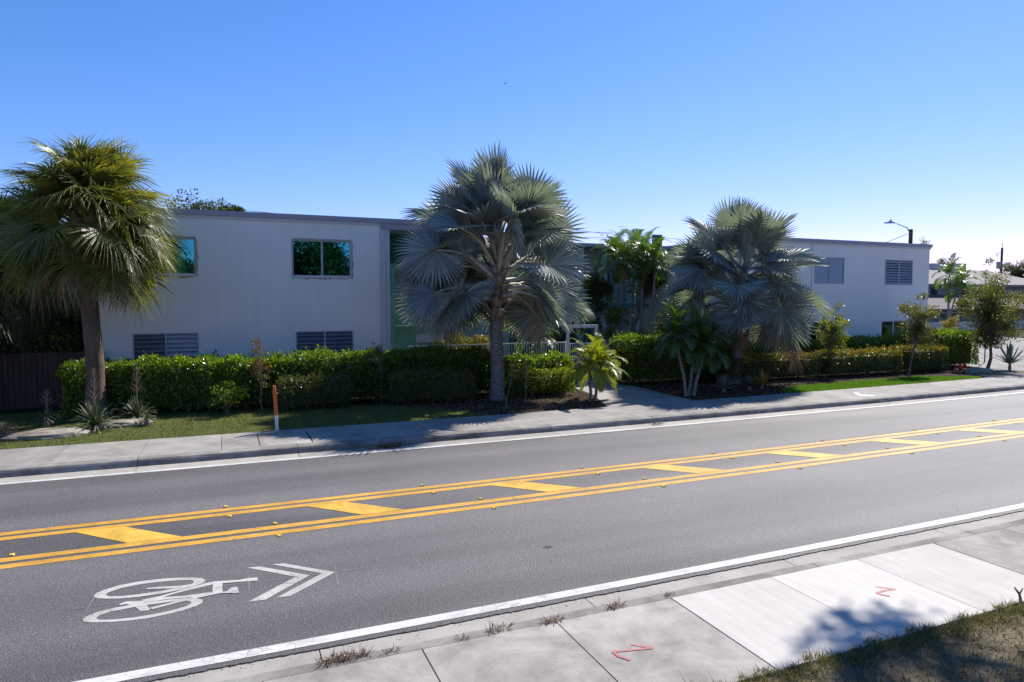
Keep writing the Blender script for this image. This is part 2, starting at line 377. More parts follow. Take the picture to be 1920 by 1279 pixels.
def hedge(name, a, b, depth, z0, z1, mat, label, leaf=.085, dens=620, top=None, topfrac=.5, rough=.16, group=None, cat='hedge', width=.55, seed=1.0):
    """clipped hedge along the line a-b (front edge), running back by depth"""
    a = np.array([a[0], a[1]]); b = np.array([b[0], b[1]]); L = np.linalg.norm(b-a); d = (b-a)/L; q = np.array([-d[1], d[0]])
    H = z1-z0; h0 = .12
    areas = np.array([L*H, L*H*.5, L*depth, depth*H, depth*H]); n = int(dens*areas.sum())
    w = rng.choice(5, n, p=areas/areas.sum())
    u, v = rng.random(n), rng.random(n)
    l = np.empty((n, 3)); N = np.zeros((n, 3))
    for k, (fx, fy, fz, nn) in enumerate([(u, 0*u, v, (0, -1, 0)), (u, 0*u+1, v, (0, 1, 0)), (u, v, 0*u+1, (0, 0, 1)), (0*u, u, v, (-1, 0, 0)), (0*u+1, u, v, (1, 0, 0))]):
        mk = w == k; l[mk] = np.stack([fx, fy, fz], 1)[mk]; N[mk] = nn
    p = np.stack([l[:, 0]*L, l[:, 1]*depth, h0+l[:, 2]*(H-h0)], 1)
    # round the edges: pull the shell in where two faces meet
    c = np.stack([np.clip(p[:, 0], .18, L-.18), np.clip(p[:, 1], .18, max(.19, depth-.18)), np.clip(p[:, 2], 0, H-.16)], 1)
    dirn = unit(p-c+1e-6*N); rad = np.where(np.linalg.norm(p-c, axis=1) > .02, .18, .0)[:, None]
    p2 = np.where(rad > 0, c+dirn*rad, p); Nn = unit(N+dirn)
    inset = rng.exponential(.055, n)[:, None]
    bump = (wob(p2, 3.1, seed)*rough+wob(p2, 8.0, seed+2)*rough*.6)[:, None]
    p2 = p2+Nn*(bump-inset+rng.normal(0, .02, (n, 1)))
    sprig = rng.random(n) < .06
    p2 = p2+np.where(sprig[:, None], (Nn*[.5, .5, 1])*rng.random((n, 1))*.2, 0)
    Nw = unit(Nn+rnd(n)*.6+np.array([0, 0, .4])); T = unit(Nn*.5+rnd(n)*.8+np.array([0, 0, .45]))
    ax = np.array([[d[0], d[1], 0], [q[0], q[1], 0], [0, 0, 1]])
    base = np.array([a[0], a[1], z0])
    W = p2@ax+base
    mb = MB(); sz = leaf*(.5+1.0*rng.random(n))
    tm = np.zeros(n, bool)
    if top is not None:
        tm = (p2[:, 2] > H-.2-.12*wob(p2, 4, seed+1)) & (rng.random(n) < topfrac)
    for mk, mi in ((~tm, 0), (tm, 1)):
        if mk.sum(): add_leaves(mb, W[mk], (Nw@ax)[mk], (T@ax)[mk], sz[mk], width, mi)
    root = empty(name, (a[0], a[1], z0), label, cat, group)
    o = mb.build('foliage', [mat]+([top] if top is not None else []), root); o.location = (-a[0], -a[1], -z0)
    # inside: upright stems, plus a solid box coloured dark like shaded depth
    tb = MB()
    for i in range(int(L/.35)+2):
        x = rng.random()*L; y = depth*(.3+.4*rng.random())
        s0 = np.array([x, y, 0]); pts = [s0, s0+[rng.normal()*.05, rng.normal()*.05, H*.4], s0+[rng.normal()*.15, rng.normal()*.12, H*.85]]
        tb.tube(np.array(pts)@ax, [.018, .013, .006], 5)
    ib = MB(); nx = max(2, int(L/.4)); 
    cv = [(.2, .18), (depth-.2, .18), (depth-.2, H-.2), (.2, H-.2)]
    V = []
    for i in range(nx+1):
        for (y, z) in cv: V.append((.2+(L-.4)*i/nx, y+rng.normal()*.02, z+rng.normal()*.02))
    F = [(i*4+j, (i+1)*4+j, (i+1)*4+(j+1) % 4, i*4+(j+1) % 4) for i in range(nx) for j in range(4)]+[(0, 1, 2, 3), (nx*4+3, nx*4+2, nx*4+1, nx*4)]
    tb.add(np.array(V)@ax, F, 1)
    tb.build('stems_dark_core', [m_bark, m_treeg], root)
    return root

def blob_leaves(mb, centre, rad, n, leaf, mi=0, width=.5, up=.3, hollow=.55, seed=0.):
    c = np.array(centre); rad = np.array(rad)*np.ones(3)
    d = unit(rnd(n)); r = hollow+(1-hollow)*rng.random(n)**.6
    r = r*(1+.22*wob(d*3, 1.3, seed))
    p = c+d*r[:, None]*rad
    add_leaves(mb, p, unit(d+rnd(n)*.8+[0, 0, up]), unit(d*.6+rnd(n)*.8+[0, 0, .1]), leaf*(.6+.8*rng.random(n)), width, mi)

def tree(name, base, height, crown_c, crown_r, leafm, label, nclump=30, nleaf=260, leaf=.12, trunk_r=.15, cat='tree', group=None, bark=None, clump=.28, sub=None, shrub=False, stems=1, width=.5):
    base = np.array(base, float); cc = np.array(crown_c, float); cr_ = np.array(crown_r)*np.ones(3)
    root = empty(name, tuple(base), label, cat, group)
    mb = MB(); tb = MB()
    fork = base+(cc-base)*.42; fork[2] = max(base[2]+.1, min(fork[2], cc[2]-cr_[2]*.55)) if not shrub else base[2]+.08
    for s in range(stems):
        off = np.array([rng.normal(), rng.normal(), 0])*(.0 if stems == 1 else trunk_r*2.5)
        tb.tube([base+off*.6, base*.5+fork*.5+off+rnd(1)[0]*[.03, .03, 0], fork+off], [trunk_r*1.15, trunk_r*.9, trunk_r*.75], 9)
        tb.tube([fork+off, fork*.45+cc*.55+rnd(1)[0]*.05*cr_, cc+[0, 0, cr_[2]*.7]], [trunk_r*.75, trunk_r*.45, trunk_r*.12], 7)
    for i in range(nclump):
        d = unit(rnd(1))[0]; rr = rng.random()**.4
        if i < nclump*.15: rr *= .4
        c = cc+d*rr*cr_*(.86)
        cs = clump*cr_.mean()*(.65+.7*rng.random())
        blob_leaves(mb, c, (cs*1.15, cs*1.15, cs*.85), int(nleaf*(.6+.8*rng.random())), leaf, 1 if (sub is not None and rng.random() < .3) else 0, width, seed=i*1.3, hollow=.25)
        st = fork+(cc-fork)*rng.random()*.8
        mid = (st+c)/2+rnd(1)[0]*.06*cr_-[0, 0, .05*cr_[2]]
        tb.tube([st, mid, c], [trunk_r*.32, trunk_r*.2, trunk_r*.06], 5, cap=False)
    o = mb.build('crown', [leafm]+([sub] if sub is not None else []), root); o.location = tuple(-base)
    o = tb.build('trunk', bark or m_bark, root, True); o.location = tuple(-base)
    return root

def frame_from(fwd, upish):
    f = unit(np.array(fwd, float)); s = unit(np.cross(np.array(upish, float), f)); u = np.cross(f, s)
    return np.stack([f, s, u])           # rows: forward, side, up

def fan_leaf(mb, org, F3, Rl, nseg=44, span=R(290), split=.62, pleat=.5, cup=.0, costa=.25, droop=.0, mi=0, jit=.03, shrink=.3, tw=.10):
    """costapalmate fan blade: pleated where joined, split into stiff or drooping tips"""
    a = (np.arange(nseg)+.5)/nseg*span-span/2; da = span/nseg
    ln = Rl*(1-shrink*(np.abs(a)/(span/2))**1.5)*(1+rng.normal(0, .03, nseg))
    st = np.array([.03, .30, .62*split/.62, .5+.5*split, 1.0]); wf = np.array([1, 1, 1, .62, .05])
    V = np.empty((nseg, 5, 3, 3)); aj = a+rng.normal(0, jit*.25, nseg)
    roll = rng.normal(0, tw, nseg)
    for k in range(5):
        r = ln*st[k]; hw = r*da/2 if k <= 2 else (ln*st[2]*da/2)*wf[k]
        ak = a if k <= 2 else aj
        ca, sa = np.cos(ak), np.sin(ak)
        h = hw*pleat
        for j, sgn in enumerate((-1, 0, 1)):
            x = ca*r-sa*hw*sgn; y = sa*r+ca*hw*sgn
            z = (h if sgn == 0 else 0*h)+cup*np.abs(y)+ (roll*hw*sgn*2 if k > 2 else 0)
            z = z-costa*(np.clip(x, 0, None)**2)/Rl
            V[:, k, j] = np.stack([x, y, z], 1)
    W = V.reshape(-1, 3)@F3+org
    t = np.clip((np.tile(np.repeat(st, 3), nseg)-st[2]*.8), 0, None)
    dj = np.repeat(1+rng.normal(0, .35, nseg), 15)
    W[:, 2] -= droop*Rl*t*t*dj*2.2
    F = []
    for k in range(4):
        for j in range(2):
            F.append((k*3+j, k*3+j+1, (k+1)*3+j+1, (k+1)*3+j))
    F = np.array(F); allF = (np.arange(nseg)*15)[:, None, None]+F[None]
    mb.add(W, allF.reshape(-1, 4), mi)

def fan_palm(name, base, top, crown_c, label, leafm, nleaf, Lp, Rl, el_rng, trunk_r, trunkm, stiff=True, dead=4, petm=None, skirt=0, lean=None, gap=.55, seed=3, boots=True, group=None, extra=None):
    global rng
    keep = rng; rng = np.random.default_rng(seed)
    base = np.array(base, float); top = np.array(top, float); cc = np.array(crown_c, float)
    root = empty(name, tuple(base), label, 'palm tree', group)
    tb = MB(); k = 16; pts = []; rad = []
    for i in range(k+1):
        t = i/k; p = base+(top-base)*t
        p = p+np.array([.04*math.sin(t*5), .03*math.cos(t*4), 0])*(t*(1-t)*4)
        r = trunk_r*(1.0+.38*math.exp(-t*9))*(1-.10*t)*(1+.03*math.sin(i*2.3)); pts.append(p); rad.append(r)
    pts[0] = pts[0]-[0, 0, .1]
    tb.tube(pts, rad, 18)
    o = tb.build('trunk', trunkm, root, True); o.location = tuple(-base)
    bb = MB()
    bb.tube([top-[0, 0, .05], top*.5+cc*.5, cc], [trunk_r*.95, trunk_r*.85, trunk_r*.35], 12)
    if boots:
        for i in range(26):
            az = i*2.4; h = i/26; p0 = top+(cc-top)*(h*.8-.12)
            d = np.array([math.cos(az), math.sin(az), 1.1+.9*h]); d = unit(d)
            q0 = p0+np.array([math.cos(az), math.sin(az), 0])*trunk_r*.78
            s = np.array([-math.sin(az), math.cos(az), 0])
            ln = .38+.3*rng.random()
            bb.obox(q0+d*ln*.5, d*ln*.5, s*(.09+.03*rng.random()), np.cross(d, s)*.025)
    o = bb.build('boots', m_boot, root, True); o.location = tuple(-base)
    lb = MB(); pb = MB(); db = MB(); seeds = []
    e0, e1 = el_rng
    for i in range(nleaf):
        t = (i+.5)/nleaf
        el = R(e0+(e1-e0)*(t**(.72)))+rng.normal(0, .20 if stiff else .22); az = i*2.39996+rng.normal(0, .3)
        h = np.array([math.cos(az), math.sin(az), 0])
        d0 = unit(h*math.cos(el)+np.array([0, 0, math.sin(el)])*1.0)
        # petioles leave steeply and arch outwards
        e_s = min(R(88), max(el+R(22), R(5)))
        ds = h*math.cos(e_s)+np.array([0, 0, math.sin(e_s)])
        lp = Lp*(.72+.46*rng.random())*(.85 if el > R(62) else 1.0 if el > R(-20) else .85)
        if stiff and el < R(12) and -h[1]*math.cos(YAW)-h[0]*math.sin(YAW) > gap: continue
        p0 = top+(cc-top)*(.15+.70*(1-t))
        p1 = p0+ds*lp*.5; p2 = p0+ds*lp*.45+d0*lp*.5+np.array([0, 0, -.02*lp])
        if extra: p2 = p2+np.array(extra)*lp*.1
        isd = i >= nleaf-dead
        pr = .040*(Lp/1.6)
        pb.tube([p0, p1, (p1+p2)/2+[0, 0, .02*lp], p2], [pr*1.5, pr*.85, pr*.65, pr*.5], 6, 1 if isd else 0)
        dirl = unit(p2-p1)
        dirl = unit(dirl+np.array([0, 0, -.10-(.50 if stiff else .22)*(1-math.sin(el))*(rng.random()*.9+.3 if stiff else 1)]))
        upv = np.array([0, 0, 1.0]) if abs(dirl[2]) < .93 else -h
        F3 = frame_from(dirl, upv+rnd(1)[0]*(.7 if stiff else .65))
        rr = Rl*(.86+.24*rng.random())
        if stiff:
            if isd: fan_leaf(db, p2, F3, rr*.7, 30, R(200), .5, .5, -.5, .6, .15, 0, .2, .3, .4)
            else: fan_leaf(lb, p2, F3, rr, 42, R(285), .60, .6, (.28+.12*rng.normal())*(1 if rng.random() < .6 else -1), .06+.12*rng.random(), .01+.07*max(0, -math.sin(el))+.03*rng.random(), 0, .05, .16, .10)
        else:
            if isd: fan_leaf(db, p2, F3, rr*.7, 34, R(220), .3, .5, -.4, .6, .4, 0, .25, .3, .4)
            else: fan_leaf(lb, p2, F3, rr, 58, R(280), .38, .5, .12*rng.normal(), .30, .10+.16*rng.random(), 0, .16, .25, .28)
    for i in range(skirt):                # old dead leaves hanging flat against the trunk
        az = i*2.4; h = np.array([math.cos(az), math.sin(az), 0])
        p0 = top+h*trunk_r*1.1+[0, 0, .1-.5*rng.random()]
        p2 = p0+h*.16+[0, 0, -.25]
        pb.tube([p0, p0+h*.14, p2], [.02, .018, .012], 5, 1)
        F3 = frame_from(unit(h*.12+[0, 0, -1.]), h+rnd(1)[0]*.3)
        fan_leaf(db, p2, F3, Rl*(.42+.2*rng.random()), 22, R(90), .3, .6, -.3, .1, .1, 0, .3, .3, .5)
    o = lb.build('crown', leafm, root); o.location = tuple(-base)
    o = pb.build('petioles', [petm or m_bispet, m_dry], root, True); o.location = tuple(-base)
    if db.n: o = db.build('dead_fronds', m_dry, root); o.location = tuple(-base)
    rng = keep
    return root

def pinnate_frond(mb, p0, d0, L, npair=26, leaflet=.36, droop=.9, width=.028, mi=0, vshape=.35, twist=0.0, ri=1):
    pts = []; p = np.array(p0, float); d = unit(np.array(d0, float)); k = 14; st = L/k
    for i in range(k+1):
        pts.append(p.copy()); p = p+d*st; d = unit(d+np.array([0, 0, -droop*.14*(.4+i/k)]))
    pts = np.array(pts); mb.tube(pts, np.linspace(.014, .003, k+1)*max(.6, L/1.4), 4, ri, cap=False)
    n = npair; t = np.linspace(.12, 1.0, n)*k; i0 = np.clip(t.astype(int), 0, k-1); fr = (t-i0)[:, None]
    q = pts[i0]*(1-fr)+pts[i0+1]*fr; T = unit(pts[i0+1]-pts[i0])
    side = unit(np.cross(T, np.array([0, 0, 1.0])+1e-3)); up = np.cross(side, T)
    tt = (t/k); ll = leaflet*np.sin(np.clip(.25+tt*.82, 0, 1.12)*PI*.82+.15).clip(.25)*(1+rng.normal(0, .07, n))
    for sg in (-1, 1):
        D = unit(side*sg*1.0+T*(.55+.7*tt)[:, None]+up*vshape+rng.normal(0, .10, (n, 3)))
        w = np.cross(D, up); w = unit(w)*width/2*(1+.2*rng.random((n, 1)))
        a = q; b = q+D*ll[:, None]*.5+np.array([0, 0, -1.])*(ll[:, None]*.06); c = q+D*ll[:, None]*.93+np.array([0, 0, -1.])*(ll[:, None]*(.22+.12*rng.random((n, 1))))
        V = np.stack([a-w*.5, a+w*.5, b+w, b-w, c], 1).reshape(-1, 3)
        o = (np.arange(n)*5)[:, None]
        mb.add(V, o+np.array([0, 1, 2, 3]), mi); mb.n -= 0
        mb.f.append((o+np.array([3, 2, 4]))+mb.n-len(V)); mb.m.append(np.full(n, mi))

def feather_palm(name, stems, label, leafm, nf, L, leaflet, droop, group=None, trunkm=None, tr=.07, e0=80, e1=-25, base=None, width=.03, fruit=False, npair=26, shaft=.45, seed=5):
    """stems: list of (base xyz, crown xyz)"""
    global rng
    keep = rng; rng = np.random.default_rng(seed)
    b0 = np.array(stems[0][0], float)
    root = empty(name, tuple(b0), label, 'palm tree', group)
    lb = MB()
    for si, (sb, sc_) in enumerate(stems):
        sb = np.array(sb, float); cc = np.array(sc_, float)
        tb = MB(); k = 9; pts = [sb+(cc-sb)*np.array([ (i/k)**1.0, (i/k), i/k])+np.array([.05*math.sin(i*.7+si), .04*math.cos(i*.6), 0])*(i/k)*(1-i/k)*3 for i in range(k+1)]
        tb.tube(pts, [tr*(1.25 if i == 0 else 1.0-.25*i/k) for i in range(k+1)], 10)
        o = tb.build('trunk', trunkm or m_slimtrunk, root, True); o.location = tuple(-b0)
        gb = MB(); ax = unit(cc-sb); gb.tube([cc-ax*.05, cc+ax*shaft*.4, cc+ax*shaft], [tr*.95, tr*.8, tr*.3], 8)
        o = gb.build('crownshaft', m_palmg, root, True); o.location = tuple(-b0)
        for i in range(nf):
            t = (i+.5)/nf; el = R(e0+(e1-e0)*t)+rng.normal(0, .1); az = i*2.4+si*1.1+rng.normal(0, .12)
            d = np.array([math.cos(az)*math.cos(el), math.sin(az)*math.cos(el), math.sin(el)])
            pinnate_frond(lb, cc+ax*shaft*(.5+.5*(1-t)), unit(d+[0, 0, .35]), L*(.8+.35*rng.random()), npair, leaflet, droop*(.8+.4*rng.random()), width, 0)
    if fruit:
        for i in range(60):
            c = np.array(stems[0][1])+rnd(1)[0]*[.12, .12, .18]-[0, 0, .15]
            lb.obox(c, (.022, 0, 0), (0, .022, 0), (0, 0, .026), 2)
    o = lb.build('crown', [leafm, m_slimtrunk, m_orange], root); o.location = tuple(-b0)
    rng = keep
    return root

def blade_rosette(mb, c, n, L, w, e0=85, e1=5, bend=.25, mi=0, jit=.08):
    c = np.array(c, float)
    t = (np.arange(n)+.5)/n; el = np.radians(e0+(e1-e0)*t**.9)+rng.normal(0, jit, n); az = np.arange(n)*2.39996+rng.normal(0, jit, n)
    h = np.stack([np.cos(az), np.sin(az), 0*az], 1); d = h*np.cos(el)[:, None]+np.array([0, 0, 1.])*np.sin(el)[:, None]
    s = np.stack([-np.sin(az), np.cos(az), 0*az], 1); u = np.cross(s, d)
    ll = L*(.8+.35*rng.random(n)); V = []
    for f, ww, dz in ((0.03, .7, 0), (.4, 1.0, .02), (.8, .6, .35), (1.0, .03, 1.)):
        p = c+d*(ll*f)[:, None]+np.array([0, 0, -1.])*(bend*dz*ll)[:, None]*np.cos(el)[:, None]
        V += [p-s*w*ww/2, p+u*(-w*.22*ww), p+s*w*ww/2]
    V = np.stack(V, 1).reshape(-1, 3)
    F = np.array([(k*3+j, k*3+j+1, k*3+j+4, k*3+j+3) for k in range(3) for j in range(2)])
    mb.add(V, ((np.arange(n)*12)[:, None, None]+F[None]).reshape(-1, 4), mi)

def yucca(name, base, L, w, n, label, mat, cat='yucca', group=None, stalk=0.0, dry=0, e1=0, bend=.25, h=.12):
    root = empty(name, tuple(base), label, cat, group); mb = MB()
    blade_rosette(mb, (0, 0, h), n, L, w, 88, e1, bend)
    mb.build('leaves', mat, root)
    tb = MB(); tb.tube([(0, 0, -.03), (0, 0, h*.6), (0, 0, h+.05)], [.07, .065, .04], 8)
    if dry: blade_rosette(tb, (0, 0, h*.9), dry, L*.6, w, -15, -55, .3)
    tb.build('stem', m_dry, root)
    if stalk:
        sb = MB(); sb.tube([(0, 0, h), (.02, 0, h+stalk*.5), (.03, .01, h+stalk)], [.014, .011, .004], 5)
        k = int(stalk*26)
        for i in range(k):
            f = .42+.56*i/k; az = i*2.4; ln = .19*(1.15-f)*1.6
            p = np.array([.025*f, 0, h+stalk*f]); d = np.array([math.cos(az), math.sin(az), .75])
            e = p+unit(d)*ln
            sb.tube([p, p*.4+e*.6+[0, 0, -.01], e], [.005, .004, .002], 4, cap=False)
            for q in range(3):
                g = p+(e-p)*(.45+.25*q); sb.obox(g+[0, 0, .01], (.004, 0, 0), (0, .004, 0), (0, 0, .012))
        sb.build('flower_stalk', m_dry, root)
    return root

def grass_blades(name, polyfn, n, hmin, hmax, w, mats, z, label, mixf=0.0, lean=.45):
    """polyfn(n)-> n xy points"""
    xy = polyfn(n); n = len(xy)
    az = rng.random(n)*2*PI; h = hmin+(hmax-hmin)*rng.random(n)**1.5
    cl = .65+.5*wob(np.c_[xy, xy[:, 0]*.3], 5.0, 1.0); h = h*np.clip(cl+.3, .35, 1.6)
    s = np.stack([np.cos(az), np.sin(az), 0*az], 1)*w/2; ld = rnd(n)*lean; ld[:, 2] = 0
    b = np.c_[xy, np.full(n, z)]
    V = np.stack([b-s, b+s, b+s*.6+np.array([0, 0, 1.])*(h*.6)[:, None]+ld*(h*.4)[:, None], b-s*.6+np.array([0, 0, 1.])*(h*.6)[:, None]+ld*(h*.4)[:, None],
                  b+np.array([0, 0, 1.])*(h*.92)[:, None]+ld*h[:, None]], 1).reshape(-1, 3)
    o = (np.arange(n)*5)[:, None]; mb = MB(); mb.add(V, o+np.array([0, 1, 2, 3])); mb.f.append(o+np.array([3, 2, 4])); mb.m.append(np.zeros(n, int))
    ob = mb.build(name, mats); tag(ob, label, 'grass', kind='stuff'); return ob

def litter(name, fn, n, s, z, mat, label, cat='leaf litter'):
    xy = fn(n); n = len(xy); mb = MB()
    Pt = np.c_[xy, z+rng.random(n)*.012]
    add_leaves(mb, Pt, unit(np.array([0, 0, 1.])+rnd(n)*.35), unit(rnd(n)*[1, 1, .12]), s*(.5+rng.random(n)), .45, 0, .15)
    o = mb.build(name, mat); tag(o, label, cat, kind='stuff'); return o

# ---------------------------------------------------------------- ground, road, pavements
def strip(mb, xs, y0, y1, z0, z1, mi=0):
    xs = np.asarray(xs, float); c = curve(xs)
    V = np.concatenate([np.stack([xs, y0+c, 0*xs+z0], 1), np.stack([xs, y1+c, 0*xs+z1], 1)]); n = len(xs)
    mb.add(V, [(i, i+1, n+i+1, n+i) for i in range(n-1)], mi)
XS = np.concatenate([np.arange(-60, 60, 1.5), np.arange(60, 221, 8)])
def S(o): return tag(o, kind='structure')
g = MB(); g.add([(-900, -700, -.06), (1500, -700, -.06), (1500, 1500, -.06), (-900, 1500, -.06)], [(0, 1, 2, 3)]); S(g.build('ground', m_far))
road = MB(); strip(road, XS, 6.93, 15.48, 0, 0)
lipy = MB()
road_o = S(road.build('road', m_asphalt))
# ragged lip of the overlay against the gutters
def ragged(y, side, z, amp):
    xs = np.arange(-14, 60, .035 if side < 0 else .08); c = curve(xs); j = rng.normal(0, amp, len(xs)).cumsum()*.18; j = j-np.convolve(j, np.ones(41)/41, 'same'); j += rng.normal(0, amp*.35, len(xs))
    V = np.concatenate([np.stack([xs, y+c-side*.03, 0*xs+z], 1), np.stack([xs, y+c+side*(.035+j.clip(-.03, .04)), 0*xs+z-.0005], 1), np.stack([xs, y+c+side*(.04+j.clip(-.03, .04)), 0*xs-.03], 1)]); n = len(xs)
    F = [(i, i+1, n+i+1, n+i) if side > 0 else (i+1, i, n+i, n+i+1) for i in range(n-1)]+[(n+i, n+i+1, 2*n+i+1, 2*n+i) for i in range(n-1)]
    m = MB(); m.add(V, F); return m
ragged(6.93, -1, .002, .012).build('asphalt_edge', m_asphalt, road_o)

mk = MB()
def line(y0, y1, z, x0=-60, x1=200, mi=0): strip(mk, XS[(XS >= x0) & (XS <= x1)], y0, y1, z, z, mi)
line(6.985, 7.14, .004); line(15.46, 15.60, .0085)
mk.build('edge_lines', m_white, road_o)
mk = MB()
for a_, b_ in ((10.575, 10.74), (10.845, 11.015), (11.845, 12.005), (12.095, 12.255)): line(a_, b_, .004)
mk.build('centre_lines', m_yellow, road_o)
for i in range(-3, 16):
    hb = MB(); x = -2.19+3.36*i
    q = np.array([(x, 11.845), (x+.66, 11.845), (x+1.50, 11.015), (x+.80, 11.015)]); q[:, 1] += curve(q[:, 0])-.0
    hb.flat(q, .0065); hb.build('hatch_bar', m_yellow2, road_o)

def Z4(pts, z=0): return [G(140+p[0]/3.4286, 1020+p[1]/3.4286, z)[:2] for p in pts]
bk = MB(); zz = [.004]
def bikepoly(pts, holes=()):
    bk.flat(Z4(pts), zz[0], 0, [Z4(h) for h in holes]); zz[0] += .0004
bikepoly([(122,340),(135,320),(200,293),(300,264),(420,242),(540,227),(650,219),(760,218),(822,223),(842,236),(825,253),(770,273),(700,292),(560,320),(400,343),(300,352),(200,354),(140,350)],
         [[(198,330),(215,314),(300,285),(420,261),(540,245),(660,236),(740,234),(768,240),(758,255),(700,274),(560,304),(400,327),(300,337),(220,338)]])
bikepoly([(50,490),(75,468),(150,438),(260,412),(370,393),(480,376),(600,360),(700,351),(780,351),(824,361),(822,379),(785,400),(700,428),(600,453),(480,478),(350,495),(220,505),(110,507),(60,502)],
         [[(135,480),(160,460),(250,433),(370,410),(480,392),(600,376),(690,367),(738,370),(752,381),(720,402),(620,430),(500,455),(380,475),(250,488),(160,490)]])
for pl in ([(285,388),(330,373),(375,370),(435,368),(487,421),(470,430),(420,433),(380,400),(330,388),(292,396)],
           [(430,362),(560,335),(700,295),(850,252),(892,245),(892,262),(800,283),(640,322),(575,343),(535,358),(440,372)],
           [(440,372),(560,346),(700,336),(890,311),(892,322),(760,345),(600,357),(440,381)],
           [(482,413),(600,385),(700,360),(880,317),(932,309),(932,320),(800,347),(640,386),(500,423)],
           [(455,288),(560,277),(680,272),(762,260),(762,270),(700,283),(600,290),(470,293)],
           [(890,246),(950,241),(950,320),(884,318)],
           [(890,244),(1000,238),(1060,234),(1112,223),(1175,219),(1176,238),(1120,243),(1060,247),(950,256),(892,262)],
           [(945,311),(980,307),(1000,288),(1020,281),(1045,279),(1057,316),(1030,321),(1000,318),(950,321)]):
    bikepoly(pl)
bk.build('bicycle_symbol', m_white2, road_o)
for pl in ([(1108,154),(1190,147),(1512,203),(1225,361),(1117,373),(1420,213)], [(1267,133),(1345,127),(1676,183),(1387,336),(1297,348),(1590,191)]):
    cb_ = MB(); cb_.flat(Z4(pl), .0045); cb_.build('chevron', m_white2, road_o)
ch = MB()
def thinline(mb, p, q, w, z, mi=0):
    p, q = np.array(p[:2]), np.array(q[:2]); d = (q-p)/np.linalg.norm(q-p); s = np.array([-d[1], d[0]])*w/2
    mb.flat([p-s, q-s, q+s, p+s], z, mi)
for i, (a_, b_) in enumerate([((-60, 428), (380, 362)), ((700, 300), (1420, 215)), ((125, 345), (45, 487)), ((1120, 213), (1122, 322)), ((1668, 138), (1694, 264)), ((1715, 178), (1862, 154)), ((1510, 205), (1660, 185))]):
    A, B = Z4([a_, b_]); thinline(ch, A, B, .022, .0028+.0001*i)
A, B = G(640, 1071), G(684, 1065); thinline(ch, A, B, .02, .0028); A, B = G(1048, 1013), G(1070, 1010); thinline(ch, A, B, .02, .0028)
ch.build('layout_scratches', m_chalk, road_o)
# worn patch round a small core hole in the near lane
c0 = G(1027, 1026); mh = MB()
def ringpoly(c, r, n, j, sx=1.5): 
    return [(c[0]+math.cos(t)*r*sx*(1+rng.normal()*j), c[1]+math.sin(t)*r*(1+rng.normal()*j)) for t in np.arange(n)*2*PI/n]
mh.flat(ringpoly(c0, .05, 22, .12), .003); mh.build('core_hole_patch', simple('dark_patch', (.075, .068, .069), .8, .2, .4, 20), road_o)

# kerbs and gutters
def slabs(mb, x0, x1, step, y0, y1, z, gap=.012, thick=.12, mis=None, warp=.0):
    x = x0; i = 0
    while x < x1:
        xe = x+step; n = 5; xs = np.linspace(x+gap/2, xe-gap/2, n); c = curve(xs)
        mi = mis(i, x) if mis else 0
        top0 = np.stack([xs, y0+c, 0*xs+z], 1); top1 = np.stack([xs, y1+c, 0*xs+z], 1)
        b0 = top0-[0, 0, thick]; b1 = top1-[0, 0, thick]
        V = np.concatenate([top0, top1, b0, b1]); F = []
        for k in range(n-1): F += [(k, k+1, n+k+1, n+k), (2*n+k, 2*n+k+1, k+1, k), (n+k, n+k+1, 3*n+k+1, 3*n+k)]
        F += [(0, n, 3*n, 2*n), (2*n-1, n-1, 3*n-1, 4*n-1)]
        mb.add(V, F, mi); x = xe; i += 1
def profile_kerb(name, prof, x0, x1, step, mat):
    mb = MB(); x = x0
    while x < x1:
        n = 7; xs = np.linspace(x+.006, x+step-.006, n); c = curve(xs); k = len(prof); V = []
        for xx, cc in zip(xs, c):
            for (y, z) in prof: V.append((xx, y+cc+rng.normal()*.002, z+rng.normal()*.0015))
        F = [(i*k+j, i*k+j+1, (i+1)*k+j+1, (i+1)*k+j) for i in range(n-1) for j in range(k-1)]
        F = [f[::-1] for f in F] if prof[0][0] < prof[-1][0] else F
        mb.add(V, F)
        x += step
    return S(mb.build(name, mat, smooth=False))
profile_kerb('far_kerb', [(16.06, -.02), (16.075, .03), (16.10, .09), (16.125, .13), (16.155, .148), (16.21, .152), (16.345, .152), (16.345, -.05)], -40.56, 190, 3.23, m_kerb)
gm = MB(); slabs(gm, -40.56, 190, 3.23, 15.45, 16.062, .003); S(gm.build('far_gutter', m_gutter))
profile_kerb('near_kerb', [(6.48, -.02), (6.465, .04), (6.45, .09), (6.42, .113), (6.38, .12), (6.262, .121), (6.262, -.05)], -20.5, 190, 3.04, m_kerb)
gm = MB(); slabs(gm, -20.5, 190, 3.04, 6.475, 6.965, -.012); S(gm.build('near_gutter', m_gutter))
